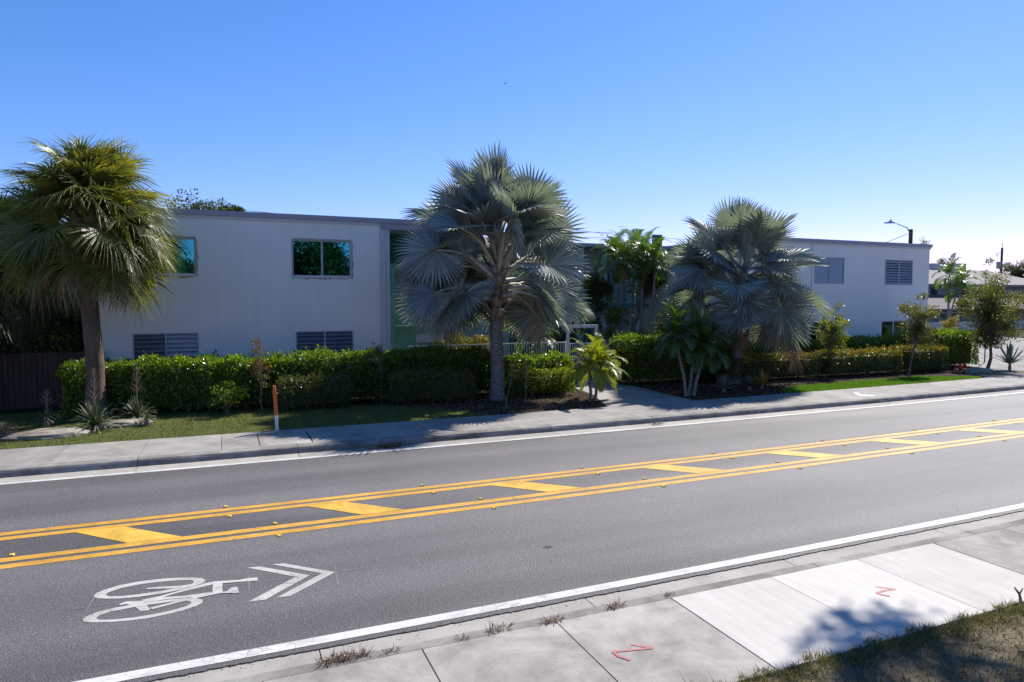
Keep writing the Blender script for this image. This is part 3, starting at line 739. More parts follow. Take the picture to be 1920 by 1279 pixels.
# pavements
pm = MB(); slabs(pm, -42.3, 190, 1.62, 16.36, 18.33, .152, .012)
fs = S(pm.build('far_sidewalk', m_conc_far))
um = MB(); q = [G(x, y, .16)[:2] for x, y in ((489, 819), (573, 812), (586, 829), (500, 836))]
um.flat(q, .1545); um.build('repair_patch', m_conc, fs)
um = MB(); thinline(um, G(482, 815, .15), G(488, 836, .15), .02, .1553); thinline(um, G(573, 809, .15), G(587, 829, .15), .03, .1553)
um.build('open_joint', m_soil, fs)
um = MB(); q = [G(1440+a/4, 600+b/4, .155)[:2] for a, b in ((638, 544), (672, 544), (697, 559), (802, 563), (802, 571), (680, 568))]
um.flat(q, .156); um.build('white_arrow_mark', m_white, fs)
pm = MB(); slabs(pm, 4.57-1.45*18, 4.5, 1.45, 4.62, 6.255, .122, .014)
slabs(pm, 4.575, 8.9, 1.466, 4.62, 6.255, .124, .010, mis=lambda i, x: 1)
slabs(pm, 8.99, 190, 1.53, 4.62, 6.255, .121, .014)
ns = S(pm.build('near_sidewalk', [m_conc, m_conc_new]))
def stroke(mb, pts, w, z):
    pts = [np.array(p[:2]) for p in pts]
    for i in range(len(pts)-1): thinline(mb, pts[i]+(pts[i]-pts[i+1])*.02, pts[i+1]+(pts[i+1]-pts[i])*.02, w, z+i*.0006)
for dx, dy, pts in ((640, 860, [(1630, 1045), (1690, 1054), (1755, 1065), (1640, 1075), (1528, 1087), (1560, 1112), (1625, 1133)]), (1280, 860, [(1088, 722), (1140, 727), (1195, 735), (1140, 742), (1090, 755), (1120, 766), (1165, 775)])):
    rm = MB(); stroke(rm, [G(dx+a/3, dy+b/3, .125) for a, b in pts], .034, .1255); rm.build('red_survey_mark', m_red, ns)
# driveway that widens the pavement at the right edge
dm = MB(); dm.flat([(9.0, 4.60), (30, 4.60+float(curve(30))), (30, 1.0), (11, -1.0)], .118); S(dm.build('near_driveway', m_conc))
# near verge
nm = MB(); nm.box(-60, 190, -80, 4.61, -.05, .10); S(nm.build('near_verge', simple('dry_verge_soil', (.15, .12, .08), .95, .1, .45, 7, bump=.6)))
# far yard: soil slab, turf sheets
ym = MB(); strip(ym, XS, 18.34, 90, .135, .135); strip(ym, XS, 18.34, 18.345, -.1, .135); S(ym.build('yard', m_soil))
tm = MB()
def fs_y(x): return 18.34+float(curve(x))
left_turf = [(-40, fs_y(-40)), (7.1, fs_y(7.1)), (6.2, 20.0), (4.5, 21.6), (-1, 22.9), (-3, 24.0), (-40, 24.0)]
tm.flat(left_turf, .140); S(tm.build('left_lawn', m_turf))
xr = np.linspace(18.5, 29.6, 9)
right_turf = [(x, fs_y(x)) for x in xr]+[(30.2, fs_y(30.2)+.3), (28, 20.6), (24, 20.35), (20.4, 20.1), (18.9, 19.5)]
tm = MB(); tm.flat(right_turf, .140); S(tm.build('right_lawn', m_turf2))
# garden path from the gate and the side street with its apron
pm = MB(); pp = [(10.95, fs_y(11)-.005), (14.3, fs_y(14)-.005), (14.6, 23.6), (14.2, 24.6), (12.0, 24.6), (12.15, 22.9), (11.9, 21.0)]
pm.flat(pp, .146); S(pm.build('garden_path', m_conc_far))
pm = MB(); pm.flat([(33.4, 20.2), (60, 21.5), (70, 60), (45, 60), (36, 26)], .143); S(pm.build('side_driveway', m_kerb))
pm = MB(); pm.flat([(30.3, fs_y(30)), (48, fs_y(48)), (48, 21.4), (33.3, 20.4), (31, 20.2)], .148); S(pm.build('sand_bed', simple('sandy_soil', (.22, .18, .135), .95, .1, .3, 5)))

# points in polygons
def in_poly(xy, poly):
    x, y = xy[:, 0], xy[:, 1]; ins = np.zeros(len(x), bool); n = len(poly); j = n-1
    for i in range(n):
        xi, yi = poly[i]; xj, yj = poly[j]
        c = ((yi > y) != (yj > y)) & (x < (xj-xi)*(y-yi)/(yj-yi+1e-12)+xi); ins ^= c; j = i
    return ins
def poly_sampler(poly, x0=-1e9, x1=1e9):
    p = np.array(poly); lo = p.min(0); hi = p.max(0); lo[0] = max(lo[0], x0); hi[0] = min(hi[0], x1)
    def f(n):
        q = lo+(hi-lo)*rng.random((n, 2)); return q[in_poly(q, poly)]
    return f
lt2 = [(x, y-.05) if y < 18.7 else (x, y) for x, y in left_turf]
grass_blades('lawn_grass', poly_sampler(lt2, -9, 8), 72000, .02, .065, .012, m_grass, .14, 'olive dry lawn grass between hedge and far pavement')
grass_blades('verge_grass', poly_sampler([(x, y-.06) if i < 9 else (x, y) for i, (x, y) in enumerate(right_turf)]), 60000, .03, .08, .014, m_grass2, .14, 'bright green grass strip beside the far pavement')
near_poly = [(3.2, 4.66), (14, 4.68), (16, -2), (1, 1.2)]
def near_f(n):
    q = poly_sampler(near_poly)(n); return q[(wob(np.c_[q, q[:, 0]*.4], 2.6, 4)+rng.normal(0, .35, len(q))) > -.35]
grass_blades('roadside_grass', near_f, 110000, .015, .07, .008, m_grassn, .10, 'rough patchy grass beside the near pavement')
def edge_f(n):
    x = 3.6+8*rng.random(n); y = 4.66+curve(x)*0-np.abs(rng.normal(0, .13, n))+.05*np.sin(x*9)+.03*np.sin(x*23); return np.stack([x, y], 1)
grass_blades('pavement_edge_grass', edge_f, 9000, .025, .10, .008, m_grassn, .11, 'longer grass tufts overhanging the near pavement edge', lean=.8)
litter('leaf_litter', poly_sampler(near_poly), 9000, .045, .11, m_litter, 'fallen brown leaves among the near roadside grass')
bedpoly = [(7.0, 18.45), (11.0, 18.5), (11.8, 21.0), (12, 22.6), (4, 22.6), (5, 21.3)]
bedpoly2 = [(14.0, 18.7), (18.6, 18.75), (20.4, 20.2), (30, 21), (30, 22.5), (14.6, 22.9)]
litter('bed_mulch', poly_sampler(bedpoly), 9000, .06, .14, m_litter, 'dark mulch and leaf litter under the tall silver palm')
litter('bed_litter', poly_sampler(bedpoly2), 10000, .06, .14, m_litter, 'brown litter in the planting bed right of the gate')

# ---------------------------------------------------------------- raised road markers
rp = None
def rpm_mesh():
    mb = MB(); a, h = .037, .016
    V = [(-a, -a, 0), (a, -a, 0), (a, a, 0), (-a, a, 0), (-a*.55, -a*.8, h), (a*.55, -a*.8, h), (a*.55, a*.8, h), (-a*.55, a*.8, h)]
    mb.add(V, [(0, 1, 5, 4), (1, 2, 6, 5), (2, 3, 7, 6), (3, 0, 4, 7), (4, 5, 6, 7), (3, 2, 1, 0)]); return mb
rowsY = [(12.345, 'beyond the far double line'), (11.76, 'just inside the far double line'), (11.10, 'just inside the near double line'), (10.49, 'before the near double line')]
offs = [-.10, -.04, .62, .64]
for r_, ((yy, nm_), ox) in enumerate(zip(rowsY, offs)):
    for k in range(-1, 7 if r_ < 2 else 6):
        x = ox+3.42*k
        if x < -3.3 or (k < 0 and r_ != 2): continue
        if rp is None: rp = rpm_mesh().build('road_marker', m_reflector); o = rp
        else: o = rp.copy(); COL.objects.link(o)
        o.location = (x, yy+float(curve(x)), .0045); o.rotation_euler.z = rng.normal()*.05
        ordn = ['leftmost at the photo edge', 'first in its row', 'second in its row', 'third in its row', 'fourth in its row', 'fifth in its row', 'sixth in its row', 'seventh in its row'][k+1]
        tag(o, 'amber road marker %s, %s' % (nm_, ordn), 'road marker', 'amber raised markers along the centre lines')

# ---------------------------------------------------------------- apartment building
bld = empty('apartment_building', (0, 0, 0), 'long white two-storey apartment building with flat roof and recessed green entrance court', 'building', None, BROT)
WY = 25.5
def bx(px, Y=WY): return BP(px, 562, Y)[0]
def bz(px, py, Y=WY): return BP(px, py, Y)[2]
XL0, XL1 = bx(172), bx(712); XR0, XR1 = bx(1404), bx(1740)
ZT = bz(340, 402)-.04; ZC = bz(340, 392)
def wall_holes(mb, x0, x1, z0, z1, Y, holes, depth=.1, mi=0):
    xs = sorted({x0, x1, *[h[0] for h in holes], *[h[1] for h in holes]}); zs = sorted({z0, z1, *[h[2] for h in holes], *[h[3] for h in holes]})
    for i in range(len(xs)-1):
        for j in range(len(zs)-1):
            cx, cz = (xs[i]+xs[i+1])/2, (zs[j]+zs[j+1])/2
            if any(h[0] < cx < h[1] and h[2] < cz < h[3] for h in holes): continue
            mb.add([(xs[i], Y, zs[j]), (xs[i+1], Y, zs[j]), (xs[i+1], Y, zs[j+1]), (xs[i], Y, zs[j+1])], [(0, 1, 2, 3)], mi)
    for (a, b, c, d) in holes:
        Yd = Y+depth
        mb.add([(a, Y, c), (b, Y, c), (b, Y, d), (a, Y, d), (a, Yd, c), (b, Yd, c), (b, Yd, d), (a, Yd, d)], [(0, 4, 5, 1), (1, 5, 6, 2), (2, 6, 7, 3), (3, 7, 4, 0)], mi)
def rect(pxa, pya, pxb, pyb, Y=WY):
    return (bx(pxa, Y), bx(pxb, Y), bz((pxa+pxb)/2, pyb, Y), bz((pxa+pxb)/2, pya, Y))
def glass_window(r, Y, sill=True, split=.5, frame=None, matf=None, teal=False):
    a, b, c, d = r; matf = matf or m_alum; t = .045
    fb = MB(); Yf = Y+.05
    fb.box(a, b, Yf, Yf+.05, d-t, d); fb.box(a, b, Yf, Yf+.05, c, c+t); fb.box(a, a+t, Yf+.001, Yf+.049, c+t, d-t); fb.box(b-t, b, Yf+.001, Yf+.049, c+t, d-t)
    xm = a+(b-a)*split; fb.box(xm-.035, xm+.035, Yf-.006, Yf+.047, c+t, d-t)
    w = fb.build('window', matf, bld)
    for x0, x1, yo in ((a+t, xm-.035, .02), (xm+.035, b-t, .03)):
        gp = MB(); gp.add([(x0, Yf+yo, c+t), (x1, Yf+yo, c+t), (x1, Yf+yo, d-t), (x0, Yf+yo, d-t)], [(0, 1, 2, 3)]); gp.build('pane', m_glass if sill else m_glassd, w)
    if sill:
        sb = MB(); sb.box(a+.01, b-.01, Y-.035, Yf-.01, c-.012, c+.085); sb.build('sill', m_trimw, w)
    return w
def louvre_window(r, Y, split=.5, n=8, mats=(0, 0), tilt=40):
    a, b, c, d = r; t = .045; Yf = Y+.03; fb = MB()
    fb.box(a, b, Yf-.05, Yf+.05, d-t, d); fb.box(a, b, Yf-.05, Yf+.05, c, c+t); fb.box(a, a+t, Yf-.049, Yf+.049, c+t, d-t); fb.box(b-t, b, Yf-.049, Yf+.049, c+t, d-t)
    xm = a+(b-a)*split; fb.box(xm-.03, xm+.03, Yf-.048, Yf+.048, c+t, d-t)
    w = fb.build('window', m_alum, bld)
    bk_ = MB(); bk_.add([(a+t, Yf+.04, c+t), (b-t, Yf+.04, c+t), (b-t, Yf+.04, d-t), (a+t, Yf+.04, d-t)], [(0, 1, 2, 3)]); bk_.build('backing', m_darkin, w)
    hgt = (d-c-2*t)/n
    for (x0, x1), mi in (((a+t, xm-.03), mats[0]), ((xm+.03, b-t), mats[1])):
        sb = MB()
        for i in range(n):
            z = c+t+hgt*(i+.5); an = R(tilt)+rng.normal()*.04; L = hgt*.60
            sb.obox(((x0+x1)/2, Yf-.005, z), ((x1-x0)/2-.004, 0, 0), (0, -math.cos(an)*L, -math.sin(an)*L) if False else (0, -math.sin(R(90-tilt))*L*.55, -L*math.sin(an)*1.15), (0, .004*math.sin(an), -.004*math.cos(an)))
        sb.build('louvres', [m_louvre, m_louvred][mi], w)
    return w
def patch(r, Y):
    a, b, c, d = r; n = 26
    def side(p, q, o, amp, pw=1):
        out = []
        for i in range(n):
            t = i/n; k = o+abs(rng.normal())*amp*(.4+1.0*abs(math.sin(t*9+p[0]))); base_ = np.array(p)*(1-t)+np.array(q)*t
            nn = np.array([q[1]-p[1], -(q[0]-p[0])]); nn = nn/np.linalg.norm(nn); out.append(base_+nn*k)
        return out
    outer = side((a, c), (b, c), .02, .03)+side((b, c), (b, d), .05, .02)+side((b, d), (a, d), .05, .008)+side((a, d), (a, c), .02, .006)
    mb = MB(); tri = tessellate_polygon([[Vector((p[0], p[1], 0)) for p in outer], [Vector(p+(0,)) for p in ((a, c), (b, c), (b, d), (a, d))]])
    pts = [(p[0], Y-.004, p[1]) for p in outer]+[(x, Y-.004, z) for x, z in ((a, c), (b, c), (b, d), (a, d))]
    mb.add(pts, [t for t in tri]); mb.build('plaster_patch', m_patch, bld)

wl = [rect(262, 445, 369, 517), rect(549.5, 451, 659.5, 521)]
ll = [(bx(246), bx(370), .95, bz(308, 624.5)), (bx(553), bx(661.5), .95, bz(607, 620.5))]
wb = MB(); wall_holes(wb, XL0, XL1, .05, ZT, WY, wl+ll, .1)
wb.add([(XL0, WY, .05), (XL0, WY, ZT), (XL0, 38, ZT), (XL0, 38, .05)], [(0, 1, 2, 3)])
wb.add([(XL1, WY, .05), (XL1, WY, ZT), (XL1, WY+1.6, ZT), (XL1, WY+1.6, .05)], [(3, 2, 1, 0)])
wb.build('left_wing_wall', m_wall, bld)
for r_ in wl: glass_window(r_, WY); patch(r_, WY)
louvre_window(ll[0], WY, .5, 9, (1, 0), 40); louvre_window(ll[1], WY, .5, 9, (1, 1), 40)
ul = [rect(1526, 482.5, 1581, 532), rect(1657.5, 487.5, 1709, 534.5)]
lr = [(bx(1519), bx(1566), .3, bz(1540, 603)), (bx(1655), bx(1705), .3, bz(1680, 601.5))]
lv = [(bx(1415), bx(1447), 1.0, bz(1430, 606))]
wb = MB(); wall_holes(wb, XR0, XR1, .05, ZT, WY, ul+lr+lv, .1)
wb.add([(XR1, WY, .05), (XR1, WY, ZT), (XR1, 36, ZT), (XR1, 36, .05)], [(3, 2, 1, 0)])
wb.add([(XR0, WY, .05), (XR0, WY, ZT), (XR0, 36, ZT), (XR0, 36, .05)], [(0, 1, 2, 3)])
wb.build('right_wing_wall', m_wall, bld)
louvre_window(ul[0], WY, .5, 11, (0, 0), 62); louvre_window(ul[1], WY, .5, 9, (0, 0), 30); louvre_window(lv[0], WY, .5, 10, (0, 0), 60)
for r_ in lr: glass_window(r_, WY, False, .45, matf=m_trimw)
# seams and corner trims
sm = MB()
for px in (1520.5,): x = bx(px); sm.box(x-.012, x+.012, WY-.012, WY-.001, .1, ZT)
sm.build('wall_seam', m_trim, bld)
sm = MB(); x = XL1
sm.box(x-.005, x+.05, WY-.04, WY+.02, .05, ZT-.02); sm.box(x+.05, x+.20, WY-.02, WY+.12, .05, ZT-.02); sm.box(x+.20, x+.225, WY-.05, WY+.1, .05, ZT-.02); sm.box(x+.225, x+.40, WY+.03, WY+.2, .05, ZT-.02)
sm.build('corner_pilaster', m_trimw, bld)
sm = MB(); sm.box(XR0-.26, XR0-.02, WY-.03, WY+.3, .05, ZT-.05); sm.build('corner_column', m_lintel, bld)
# roof edge: cap, drip strip, deck
XC0, XC1 = bx(712), bx(860)
rf = MB(); rf.box(XL0-.1, XC1, WY-.09, WY+.28, ZC-.17, ZC); rf.box(XL0-.09, XC1-.3, WY+.28, 38, ZC-.15, ZC-.05)
ro = rf.build('roof', m_trim, bld)
rf = MB(); rf.box(XR0-.35, XR1+.1, WY-.09, WY+.28, ZC-.17, ZC); rf.box(XR0-.34, XR1+.09, WY+.28, 36, ZC-.15, ZC-.05); ro2 = rf.build('roof', m_trim, bld)
rf = MB(); rf.box(XL0-.05, XL1+.02, WY-.045, WY-.002, ZC-.27, ZC-.173); rf.build('fascia_strip', m_trimw, ro)
rf = MB(); rf.box(XR0-.3, XR1+.05, WY-.045, WY-.002, ZC-.27, ZC-.173); rf.build('fascia_strip', m_trimw, ro2)
rf = MB(); rf.box(XL1+.03, XC1-.05, WY-.05, WY+.1, ZC-.40, ZC-.173); rf.build('stair_fascia', m_trim, ro)
# stair bay behind the tall palm
sX0, sX1 = XL1+.40, bx(880)
sb = MB(); sb.box(sX0, sX1, WY+1.62, WY+1.72, .05, 2.45); sb.build('stair_lower_wall', m_mint, bld)
sb = MB(); sb.box(sX0, sX1, WY+1.62, WY+1.72, 4.95, ZC-.42)
for i in range(7): sb.box(sX0, sX1, WY+1.54, WY+1.619, 4.98+i*.17, 5.10+i*.17)
sb.build('green_panel', m_green, bld)
sb = MB(); sb.box(sX0-.0, sX1, WY+.9, WY+1.5, 4.72, 4.86); sb.box(sX0, sX1, WY+1.2, WY+1.6, 2.5, 2.95); sb.box(sX0+.02, sX0+.30, WY+.5, WY+.8, .1, 4.7); sb.build('mint_trim', m_mint, bld)
louvre_window((sX0+.35, sX1-1.2, 3.0, 4.68), WY+1.4, .5, 14, (0, 1), 55)
sb = MB(); sb.box(bx(800), bx(856), WY+1.55, WY+1.61, 1.75, 2.1); sb.build('bright_transom', m_trimw, bld)
# back wing round the court
BY = 33.0
def q2(px, py): return bx(px, BY), bz(px, py, BY)
bX0, bX1 = XL1+1.0, XR0
z2 = 3.30
bb = MB(); holes = [(bx(955, BY), bx(1015, BY), .2, 2.25), (bx(1135, BY), bx(1150, BY), z2+.05, 5.3), (bx(1160, BY), bx(1175, BY), z2+.05, 5.3), (bx(1060, BY), bx(1110, BY), .2, 2.3)]
wall_holes(bb, bX0, bX1, .05, 6.25, BY, holes, .15); bb.build('court_wall', m_lintel, bld)
for (a, b, c, d) in holes:
    db = MB(); db.box(a, b, BY+.1, BY+.14, c, d); dd = db.build('door', m_teal, bld)
    db = MB(); db.box(a+(b-a)*.85-.02, a+(b-a)*.85+.02, BY+.05, BY+.1, c+1.0, c+1.12); db.build('handle', m_alum, dd)
for pa, pb in ((1114, 1132), (1143, 1161), (1170, 1206)): louvre_window((bx(pa, BY), bx(pb, BY), z2+.2, z2+1.75), BY-.06, .5, 12, (0, 0), 55)
rb = MB(); rb.box(bX0, bX1, BY-1.9, BY+5, 6.25, 6.42); rb.build('court_roof', m_trim, bld)
bb = MB(); bb.box(bx(1085, 31.3), bx(1215, 31.3), 31.2, BY-.01, z2-.22, z2); bal = bb.build('balcony', m_teal, bld)
bb = MB()
x0, x1 = bx(1085, 31.3), bx(1215, 31.3)
bb.box(x0, x1, 31.24, 31.28, z2+.98, z2+1.03); bb.box(x0, x1, 31.24, 31.28, z2+.08, z2+.11)
for x in np.arange(x0+.05, x1, .115): bb.box(x-.009, x+.009, 31.25, 31.27, z2+.11, z2+.98)
bb.build('railing', m_mint, bal)
for px in (1133, 1195, 1090): 
    cb_ = MB(); x = bx(px, 31.5); cb_.box(x-.14, x+.14, 31.5, 31.78, .05, 6.25); cb_.build('column', m_trimw, bld)
cb_ = MB(); cb_.box(bx(1222, 29), bx(1240, 29), 29, 29.06, 5.4, bz(1230, 440, 29)); cb_.build('green_screen', m_green, bld)
# inner face of the right wing seen across the court, cream
# ---------------------------------------------------------------- wooden fence left
wf = empty('wooden_fence', (-14, 25.2, .13), 'old grey-brown board fence behind the left hedge end', 'fence')
fm = MB()
for i in range(78):
    x = -14+i*.148; h = 1.72+rng.normal()*.012
    if x > XL0-.1: break
    fm.obox((x-(-14), rng.normal()*.006, h/2), (.068, 0, 0), (0, .011, 0), (0, 0, h/2))
fm.build('boards', m_fence, wf)
fm = MB(); fm.box(0, 10.2, .02, .07, .4, .49); fm.box(0, 10.2, .02, .07, 1.3, 1.39); fm.build('rail', m_fence, wf)

# ---------------------------------------------------------------- white fence, gate
FY = 24.15
def rail_fence(name, pxa, pxb, Y, label, zt=None):
    A, B = P(pxa, 562, Y), P(pxb, 562, Y); zt = zt or P((pxa+pxb)/2, 645, Y)[2]; root = empty(name, (A[0], Y, .14), label, 'fence', 'white metal railings in front of the court'); L = B[0]-A[0]; H = zt-.14
    m = MB(); m.box(0, L, -.02, .02, H-.04, H); m.box(0, L, -.015, .015, .08, .11); m.build('rails', m_wrail, root)
    m = MB()
    for x in np.arange(.06, L, .105): m.box(x-.008, x+.008, -.008, .008, .11, H-.04)
    m.build('balusters', m_wrail, root)
    for x in (0.0, L*.5, L-.05):
        m = MB(); m.box(x, x+.05, -.026, .026, -.02, H+.03); m.build('post', m_wrail, root)
    return root
rail_fence('white_fence', 765, 1062, FY, 'white metal picket railing left of the garden gate, above the hedge', P(900, 645, FY)[2])
rail_fence('white_fence', 1169, 1330, FY+.35, 'white metal picket railing right of the white pillar, mostly behind the hedge', P(1200, 637, FY)[2])
A = P(1063, 562, 23.9); B = P(1106, 562, 23.9); gr_ = empty('garden_gate', (A[0], 23.9, .14), 'tall white metal garden gate frame with barred gate beside the bright young palm', 'gate')
zt = P(1085, 615, 23.9)[2]-.14; zg = P(1085, 643, 23.9)[2]-.14; Wd = B[0]-A[0]+.25
m = MB(); m.box(0, .10, -.05, .05, 0, zt); m.box(Wd, Wd+.10, -.05, .05, 0, zt); m.box(-.01, Wd+.11, -.055, .055, zt, zt+.12); m.build('frame', m_wrail, gr_)
m = MB(); m.box(.12, Wd-.02, -.02, .02, zg-.04, zg); m.box(.12, Wd-.02, -.02, .02, .06, .10); m.box(.12, Wd-.02, -.018, .018, .98, 1.02)
for x in np.arange(.16, Wd-.03, .10): m.box(x-.008, x+.008, -.008, .008, .10, zg-.04)
leafg = m.build('gate_leaf', m_wrail, gr_)
m = MB(); m.box(.15, .21, -.05, -.02, 1.0, 1.12); m.build('latch', m_alum, leafg)
A = P(1142, 562, 24.2); B = P(1166, 562, 24.2)
pl = empty('white_pillar', (A[0], 24.2, .14), 'white rendered wall stub right of the garden gate', 'wall')
m = MB(); m.box(0, B[0]-A[0], 0, .35, 0, P(1150, 655, 24.2)[2]-.14); m.build('shaft', m_trimw, pl)
m = MB(); m.box(-.03, B[0]-A[0]+.03, -.03, .38, P(1150, 655, 24.2)[2]-.14, P(1150, 652, 24.2)[2]-.14); m.build('cap', m_lintel, pl)

# ---------------------------------------------------------------- marker post
b = G(520, 807, .15); mp = empty('marker_post', (b[0], b[1], .15), 'orange and white plastic utility marker post in the far lawn edge', 'marker post')
mp.rotation_euler = (0.02, R(-3.2), .2)
m = MB(); m.tube([(0, 0, -.05), (0, 0, .40)], .042, 12); m.build('white_base', m_postw, mp, True)
m = MB(); m.tube([(0, 0, .40), (0, 0, 1.0)], .045, 12); m.build('orange_sleeve', m_posto, mp, True)
m = MB(); m.tube([(0, 0, 1.0), (0, 0, 1.06), (0, 0, 1.15), (0, 0, 1.17)], [.047, .044, .036, .03], 12); m.tube([(0, 0, 1.0), (0, 0, 1.012)], .052, 12); m.build('cap', m_posto, mp, True)

# ---------------------------------------------------------------- hedges
Z0 = .14
def px2x(px, Y): return P(px, 562, Y)[0]
hedge('clusia_hedge', (px2x(110, 22.3), 22.3), (px2x(508, 22.0), 22.0), 1.7, Z0, 1.66, m_hedge, 'long bright green clipped hedge along the foot of the left wing', .10, 620, seed=1.)
hedge('clusia_hedge', (px2x(503, 22.0), 22.05), (px2x(925, 22.3), 22.3), 1.4, Z0, 1.65, m_hedge, 'dark green hedge between left wing and the tall silver palm trunk', .10, 600, seed=4.)
hedge('clusia_hedge', (px2x(940, 22.3), 22.35), (px2x(1072, 22.3), 22.2), 1.0, Z0, 1.36, m_hedge, 'green hedge between the tall silver palm trunk and the gate', .10, 600, seed=6.)
hedge('cocoplum_hedge', (px2x(520, 21.1), 21.2), (px2x(655, 21.0), 21.1), 1.2, Z0, 1.08, m_hedge2, 'low dark clipped hedge block behind the marker post', .06, 1000, m_newleaf, .08, seed=2., group='low hedge blocks in front of the long hedge')
hedge('cocoplum_hedge', (px2x(731, 21.2), 21.1), (px2x(887, 21.1), 20.9), 1.1, Z0, 1.12, m_hedge2, 'low dark hedge block with a few orange tips left of the silver palm trunk', .06, 1000, m_newleaf, .35, seed=3., group='low hedge blocks in front of the long hedge')
hedge('cocoplum_hedge', (px2x(957, 21.2), 21.2), (px2x(1078, 21.2), 21.05), 1.0, Z0, 1.0, m_hedge, 'loose low hedge with pale tips right of the silver palm trunk', .075, 650, m_newleaf, .3, .12, seed=5., group='low hedge blocks in front of the long hedge')
hedge('clusia_hedge', (px2x(1180, 22.6), 22.6), (px2x(1385, 22.6), 22.7), 1.3, Z0, 1.95, m_hedge, 'big dark hedge behind the three-stemmed small palm', .10, 560, rough=.16, seed=7.)
hedge('clusia_hedge', (px2x(1388, 23.6), 23.6), (px2x(1760, 23.7), 23.9), 1.2, Z0, 1.56, m_hedge, 'long green back hedge along the foot of the right wing', .10, 480, seed=8.)
hedge('cocoplum_hedge', (px2x(1368, 21.5), 21.6), (px2x(1548, 21.4), 21.5), 1.2, Z0, 1.16, m_hedge2, 'dark hedge block with yellow top under the hanging dead frond', .075, 700, m_newleaf, .55, .1, seed=9., group='yellow topped hedge blocks in front of the right wing')
hedge('cocoplum_hedge', (px2x(1560, 21.5), 21.5), (px2x(1700, 21.4), 21.4), 1.3, Z0, 1.18, m_hedge2, 'dark hedge block with orange-yellow top between the two right saplings', .075, 700, m_newleaf, .7, .09, seed=10., group='yellow topped hedge blocks in front of the right wing')
hedge('cocoplum_hedge', (px2x(1712, 21.5), 21.5), (px2x(1788, 21.5), 21.6), 1.3, Z0, 1.28, m_hedge2, 'dark hedge block with yellow top right of the slim lawn tree', .075, 700, m_newleaf, .6, .1, seed=11., group='yellow topped hedge blocks in front of the right wing')
hedge('clusia_hedge', (px2x(1758, 22.6), 22.6), (px2x(1846, 22.2), 22.4), 2.0, Z0, 1.85, m_hedge, 'tall rounded green hedge end at the right corner of the garden', .10, 480, rough=.12, seed=12.)

# ---------------------------------------------------------------- palms
b1 = G(932, 748, .15); t1 = P(930, 592, b1[1])
fan_palm('silver_palm', (b1[0], b1[1], .12), (t1[0], t1[1], 3.0), (t1[0]+.1, t1[1], 5.5), 'tallest silver-blue fan palm with thick ringed trunk in front of the court', m_bis, 84, 2.45, 1.42, (84, -36), .235, m_bistrunk, True, 3, m_bispet, 0, seed=11, gap=.72)
b2 = np.array([18.9, 21.9, .12]); t2 = P(1383, 612, 21.9)
fan_palm('silver_palm', tuple(b2), (t2[0], 21.9, 2.6), (t2[0]+.1, 21.9, 4.65), 'shorter silver-blue fan palm with dead skirt in front of the right wing', m_bis, 66, 2.4, 1.32, (82, -26), .22, m_bistrunk, True, 2, m_bispet, 9, seed=23, gap=2)
t3 = P(168, 540, 22.0); b3 = np.array([t3[0]+.04, 22.0, .12])
fan_palm('cabbage_palm', tuple(b3), (t3[0], 22.0, 4.3), (t3[0]+.1, 22.0, 6.15), 'green cabbage palm with shaggy drooping crown and brown trunk at the left', m_sabal, 140, 1.5, 1.16, (84, -30), .235, m_sabaltrunk, False, 5, simple('green_petiole', (.22, .24, .07), .5, .3, .2, 5), 0, seed=31)
lp_ = P(-6, 470, 24.0)
fan_palm('cabbage_palm', (lp_[0]-1.3, 24.2, .12), (lp_[0]-.9, 24.2, 3.4), (lp_[0], 24.0, 5.1), 'dark cabbage palm crown cut by the left edge of the photo', m_sabal_shade, 74, 1.4, 1.15, (80, -50), .28, m_sabaltrunk, False, 4, None, 0, seed=41)
# the broken dead leaf hanging beside the shorter silver palm
pa = P(1392, 600, 21.3); pb_ = P(1450, 598, 21.2); pc = P(1483, 634, 21.1)
df = empty('hanging_dead_frond', tuple(pc), 'brown dead palm leaf hanging from a long bent stalk beside the shorter silver palm', 'dead frond')
m = MB(); m.tube(np.array([pa, (pa+pb_)/2+[0, 0, .12], pb_, (pb_+pc)/2+[0, 0, .08], pc])-pc, [.04, .035, .03, .025, .02], 6); m.build('stalk', m_bispet, df, True)
m = MB()
fan_leaf(m, np.zeros(3), frame_from((.12, 0, -1), (0, 1, .1)), 1.45, 44, R(75), .35, .6, -.5, .2, .1, 0, .3, .4, .5)
fan_leaf(m, np.array([-.05, -.08, .05]), frame_from((-.25, -.1, -1), (.2, -1, .1)), 1.05, 40, R(95), .35, .6, -.5, .3, .15, 0, .3, .4, .5)
fan_leaf(m, np.array([.05, .05, 0]), frame_from((.55, .1, -.8), (0, -1, .1)), .8, 30, R(120), .3, .6, -.5, .5, .5, 0, .3, .4, .5)
fan_leaf(m, np.array([.1, -.12, .02]), frame_from((.35, -.1, -1), (.3, -1, .1)), 1.2, 36, R(80), .4, .7, -.5, .3, .15, 0, .3, .35, .5)
m.build('blade', m_deadf, df)

